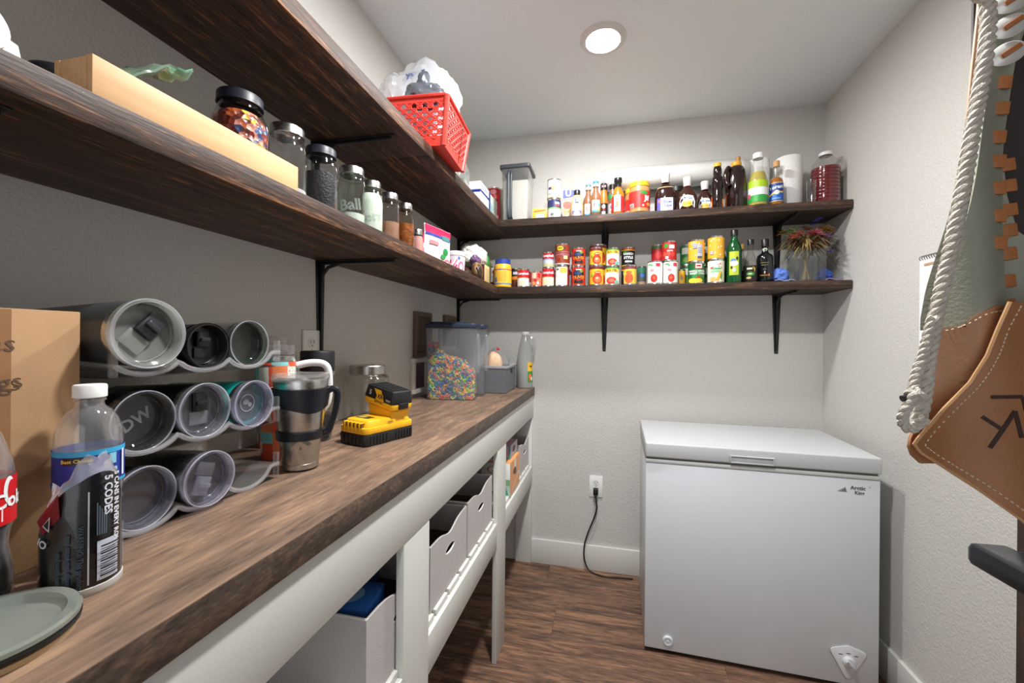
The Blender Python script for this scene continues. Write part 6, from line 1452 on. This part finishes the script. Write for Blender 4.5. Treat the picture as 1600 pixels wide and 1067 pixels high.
t = carton('lunch_box', 'small floral box with a teal edge on top of the orange carton', 'box', -.50, 1.935, ZS + .1465, .12, .15, .060, 0, 'C8A8B8', front=[('r', -.5, .5, .0, .12, '5AB0B4'), ('e', -.2, .55, .15, .2, '8A3A5A'), ('e', .2, .5, .15, .2, '2A2A30'), ('r', .44, .5, 0, 1, '5AB0B4')], right=[('r', -.5, .5, 0, .12, '5AB0B4'), ('e', 0, .55, .2, .25, '3A2A38'), ('r', -.5, -.44, 0, 1, '5AB0B4')])
t = thing('dark_bag', 'dark shopping bag standing under the counter behind the bins', 'bag', (-.61, 1.615, ZS), 0)
crumple('bag_cloth', t, P((44, 34, 30), .7, var=.3), (0, 0, .118), (.080, .028, .098), 71, .08, 1.5, 3, .02)
crumple('green_print', t, P((40, 92, 58), .6), (.062, -.004, .17), (.022, .026, .03), 73, .1, 2, 2)

# ================================================================== CHAPS AND ROPE AT THE RIGHT EDGE
CPX, CPY, CRZ = .3816, .6544, math.atan2(-.110, .994)
def fold(s, z, f=1.0):
    return .010 * f * sin(s * 62 + 1.2 * sin(z * 5)) + .006 * f * noise.noise(Vector((s * 18, z * 6, 3)))
def interp(tab, z):
    tab = sorted(tab)
    if z <= tab[0][0]: return tab[0][1]
    for (a, va), (b_, vb) in zip(tab, tab[1:]):
        if a <= z <= b_: return va + (vb - va) * (z - a) / (b_ - a)
    return tab[-1][1]
chp = thing('leather_chaps', 'sage green and brown leather chaps with laced edges hanging by the door', 'chaps', (CPX, CPY, 1.03), CRZ)
def cgrid(L_, R_, zs, n0, nc=15, f=1.0):
    """sheet between left and right outlines; local x along the sheet, -y towards the room"""
    return [[(interp(L_, z) + (interp(R_, z) - interp(L_, z)) * j / (nc - 1), n0 + fold(interp(L_, z) + (interp(R_, z) - interp(L_, z)) * j / (nc - 1), z, f), z - 1.03) for j in range(nc)] for z in zs]
SAGE = P((148, 150, 134), .5, var=.06, scale=14, bump=.25, bscale=260, name='sage_leather')
TANL = P((176, 128, 92), .48, var=.16, scale=16, bump=.15, bscale=200, name='tan_leather')
BRL = P((158, 106, 66), .45, var=.16, scale=12, bump=.12, bscale=180, name='brown_leather')
LACE = P((176, 112, 64), .5, var=.1, name='tan_lace')
sl_ = [(1.298, .030), (1.34, .034), (1.381, .040), (1.439, .049), (1.495, .057), (1.552, .065), (1.608, .070), (1.656, .075), (1.704, .078), (1.76, .080)]
sr_ = [(1.28, .20), (1.36, .165), (1.41, .124), (1.46, .114), (1.52, .110), (1.58, .112), (1.62, .118), (1.70, .135), (1.76, .14)]
zs = [1.285 + (1.76 - 1.285) * i / 30 for i in range(31)]
m = MB(SAGE); m.sheet(cgrid(sl_, sr_, zs, .012, 21), .003); m.build('back_panel', chp)
m = MB(SAGE); m.sheet(cgrid([(z, s + .006) for z, s in sl_], [(1.28, .100), (1.40, .096), (1.50, .098), (1.60, .108), (1.70, .122), (1.76, .124)], zs, -.008, 15, 1.3), .003); m.build('front_fold', chp)
m = MB(P((200, 150, 120), .5, var=.05)); m.sheet(cgrid([(1.53, .062), (1.62, .068), (1.70, .074), (1.76, .077)], [(1.53, .066), (1.62, .073), (1.70, .080), (1.76, .083)], [1.53 + .023 * i for i in range(11)], .004, 3, .3), .003); m.build('tan_edging', chp)
m = MB(P((40, 28, 24), .6, var=.1, name='dark_panel')); m.sheet(cgrid([(1.28, .085), (1.76, .085)], [(1.28, .225), (1.55, .20), (1.76, .17)], zs, .032, 11, .4), .003); m.build('dark_panel', chp)  # dark sheet added behind the sage leather to fill the dark gap there
# laced squares along both edges
for (s, z) in ((.096, 1.594), (.094, 1.562), (.090, 1.526), (.089, 1.495), (.088, 1.461), (.087, 1.426), (.086, 1.392)):
    b = MB(LACE); b.box(-.0085, .0085, -.0030, .0, -.008, .008, M=Matrix.Translation((s, -.010 + fold(s, z, 1.3), z - 1.03)) @ Matrix.Rotation(.1, 4, 'Y')); b.build('lace', chp, bevel=.001)
for (s, z) in ((.112, 1.497), (.113, 1.47), (.114, 1.439), (.114, 1.413), (.114, 1.383), (.113, 1.348), (.113, 1.317)):
    b = MB(LACE); b.box(-.0085, .0085, -.0035, .0, -.008, .008, M=Matrix.Translation((s, .0095 + fold(s, z), z - 1.03)) @ Matrix.Rotation(-.1, 4, 'Y')); b.build('lace', chp, bevel=.001)
# conchos with leather ties
for (s, z) in ((.094, 1.684), (.092, 1.653), (.090, 1.620)):
    Mc = Matrix.Translation((s, -.024 + fold(s, z, 1.3), z - 1.03)) @ Matrix.Rotation(radians(-25), 4, 'Y') @ Matrix.Rotation(pi / 2, 4, 'X')
    c = MB(P((226, 226, 222), .3, metal=.25)); c.lathe([(0, .0045), (.008, .004), (.0165, .0015), (.0185, 0), (0, 0)], 28, M=Mc, sy=.72); co_ = c.build('concho', chp)
    b = MB(LACE); b.box(-.010, .010, -.0032, .0032, .0046, .0076, M=Mc @ Matrix.Rotation(.15, 4, 'Z')); b.build('leather_tie', chp, bevel=.001)
# tan lower panel with a scalloped top
bl_ = [(a, b_ - .006) for a, b_ in [(1.112, .020), (1.125, .006), (1.14, .003), (1.154, .011), (1.197, .021), (1.248, .030), (1.29, .037), (1.32, .040)]]
br_ = [(1.10, .13), (1.32, .13)]
zs2 = [1.112 + (1.288 - 1.112) * i / 16 for i in range(17)]
g_ = cgrid(bl_, br_, zs2, -.014, 17, .8)
top = []
for j in range(17):
    s = g_[-1][j][0]; z = 1.288 + (.0 if s < .05 else .026 * min(1, (s - .05) / .03) ** .6) + (.004 * sin(s * 90) if s < .06 else 0)
    top.append((s, -.014 + fold(s, z, .8), z - 1.03))
g_.append(top)
m = MB(TANL); m.sheet(g_, .0035); m.build('tan_panel', chp)
STITCH = P((222, 208, 186), .8)
def stitches(path, n0, name='stitching', f=.8, step=.0042, off=.0026):
    mb = MB(STITCH); P_ = smooth_path([(a, 0, b_) for a, b_ in path], 10)
    acc = 0
    for a, b_ in zip(P_, P_[1:]):
        L_ = (b_ - a).length; acc += L_
        if acc >= step and L_ > 1e-6:
            acc = 0; d_ = (b_ - a).normalized(); q = a
            p0 = Vector((q.x, n0 + fold(q.x, q.z, f) - off, q.z - 1.03)); mb.tube([p0 - d_ * .0013, p0 + d_ * .0013], .0007, 5)
    return mb.build(name, chp)
stitches([(.036, 1.283), (.045, 1.286), (.055, 1.292), (.071, 1.304), (.089, 1.308)], -.0145)
# large brown front flap with a burnt brand
fl_ = [(a + .004, b_ - .017) for a, b_ in [(1.035, .135), (1.059, .112), (1.086, .079), (1.109, .047), (1.127, .021), (1.137, .014), (1.145, .019), (1.182, .045), (1.216, .068), (1.249, .082), (1.281, .091), (1.313, .102)]]
fr_ = [(1.03, .15), (1.06, .19), (1.13, .225), (1.20, .225), (1.27, .195), (1.317, .165)]
zs3 = [1.040 + (1.317 - 1.040) * i / 40 for i in range(41)]
g_ = [[(p[0], -.034 - .10 * max(0, p[0] - .06) ** 1.4 + fold(p[0], p[2] + 1.03, .25), p[2]) for p in r_] for r_ in cgrid(fl_, fr_, zs3, 0, 21, 0)]
def flapn(s, z): return -.034 - .10 * max(0, s - .06) ** 1.4 + fold(s, z, .25)
m = MB(BRL); m.sheet(g_, .0042); m.build('front_flap', chp)
ed = MB(P((196, 150, 104), .55)); ed.tube([(s, flapn(s, z), z - 1.03) for z, s in fl_], .0024, 6); ed.build('cut_edge', chp)
def on_flap(path, name, mat, w=.0007, step=.0046, dash=True):
    mb = MB(mat); P_ = smooth_path([(a - .017, 0, b_ + .004) for a, b_ in path], 14); acc = 9
    pts = [Vector((p.x, flapn(p.x, p.z) - .0026, p.z - 1.03)) for p in P_]
    if not dash: mb.tube(pts, w, 6)
    else:
        for a, b_ in zip(pts, pts[1:]):
            acc += (b_ - a).length
            if acc >= step:
                acc = 0; d_ = (b_ - a).normalized(); mb.tube([a - d_ * .0015, a + d_ * .0015], w, 5)
    return mb.build(name, chp)
on_flap([(.110, 1.307), (.099, 1.281), (.090, 1.249), (.076, 1.216), (.054, 1.182), (.026, 1.141), (.030, 1.131), (.052, 1.115), (.084, 1.093), (.116, 1.067), (.135, 1.048)], 'stitching', STITCH)
BURN = P((58, 34, 24), .7, var=.15)
def brand(a, b_, w=.0042):
    mb = MB(BURN); A, B_ = Vector((a[0] - .018, 0, a[1] + .004)), Vector((b_[0] - .018, 0, b_[1] + .004)); d_ = (B_ - A).normalized(); sd = Vector((d_.z, 0, -d_.x)) * w / 2
    rows_ = []
    for k in range(9):
        c = A + (B_ - A) * k / 8
        rows_.append([(q.x, flapn(q.x, q.z) - .0025, q.z - 1.03) for q in (c - sd, c, c + sd)])
    mb.sheet(rows_, .0006); mb.build('burnt_brand', chp)
for a, b_ in (((.085, 1.200), (.113, 1.202)), ((.113, 1.202), (.119, 1.171)), ((.078, 1.176), (.094, 1.163)), ((.085, 1.139), (.106, 1.185)), ((.106, 1.185), (.112, 1.154))):
    brand(a, b_)
b = MB(TANL); b.sheet([[(.112 + .02 * j + .003 * i, -.028, .045 - .012 * i) for j in range(3)] for i in range(4)], .004); b.build('lower_strap', chp)
b = MB(SAGE); b.sheet([[(.095 + .24 * (j / 8) - .02, .006 + .012 * sin(j), .73 + .02 * i) for j in range(9)] for i in range(3)], .006); b.build('belt', chp)
hk = thing('coat_hook', 'black hook on the door carrying the leather chaps', 'hook', (.632, .57, 1.74), radians(2.5))
k_ = MB(M_BLACKMETAL); k_.box(-.008, -.004, -.015, .015, -.04, .04); k_.tube(smooth_path([(-.008, 0, .0), (-.05, 0, -.005), (-.085, 0, .005), (-.092, 0, .03)], 5), .006, 8); k_.build('hook_arm', hk)

rp_ = thing('twisted_rope', 'thick white twisted cotton rope hanging down beside the leather chaps', 'rope', (CPX, CPY, 1.03), CRZ)
ROPE = P((206, 200, 188), .95, var=.12, scale=120, bump=.6, bscale=500, name='cotton_rope')
def rope(path, n0, R_=.0043, r_=.0040, pitch=.030):
    P_ = smooth_path([(a, n0 + (d_ or 0), b_ - 1.03) for a, b_, d_ in path], 10)
    # resample evenly
    pts = [P_[0]]; acc = 0; step = .0035
    for a, b_ in zip(P_, P_[1:]):
        L_ = (b_ - a).length; d0 = step - acc
        while d0 <= L_:
            pts.append(a + (b_ - a) * (d0 / L_)); d0 += step
        acc = (acc + L_) % step
    for k in range(3):
        st = []
        for i, p in enumerate(pts):
            t_ = (pts[min(i + 1, len(pts) - 1)] - pts[max(i - 1, 0)]).normalized()
            u = t_.cross(Vector((0, 1, 0))).normalized(); w = t_.cross(u)
            a = 2 * pi * (i * step / pitch + k / 3)
            st.append(p + (u * cos(a) + w * sin(a)) * R_)
        MB(ROPE).tube(st, r_, 7).build('strand', rp_)
rope([(.064, 1.735, 0), (.063, 1.698, 0), (.064, 1.645, 0), (.059, 1.588, 0), (.052, 1.535, 0), (.044, 1.470, 0), (.035, 1.407, 0), (.026, 1.352, 0), (.018, 1.304, 0), (.011, 1.248, 0), (.007, 1.200, 0), (.002, 1.172, 0)], -.034)
rope([(.012, 1.300, 0), (.004, 1.258, 0), (-.005, 1.222, 0), (-.010, 1.199, -.006), (-.016, 1.185, -.004), (-.017, 1.169, 0), (-.011, 1.160, 0), (-.003, 1.164, .0), (.001, 1.178, -.01)], -.040, .0034, .0032, .025)
def knot(c, r, n0, seed):
    kn = MB(ROPE)
    for k in range(4):
        a0 = k * .8
        ax = Vector((sin(a0), cos(a0) * .6, .4 + .3 * sin(k))).normalized(); u = ax.cross(Vector((0, 0, 1))).normalized(); w = ax.cross(u)
        kn.tube([Vector((c[0], n0, c[1] - 1.03)) + (u * cos(t_) + w * sin(t_)) * r + ax * (.004 * (k - 1.5)) for t_ in [2 * pi * i / 14 for i in range(14)]], r * .42, 7, closed=True)
    kn.build('knot', rp_)
knot((-.006, 1.203), .0075, -.042, 1)
knot((.060, 1.692), .0110, -.040, 2)
MB(M_BLACK).tube([(-.008, -.042, .171), (-.020, -.044, .168)], .0040, 8).build('black_tip', rp_)
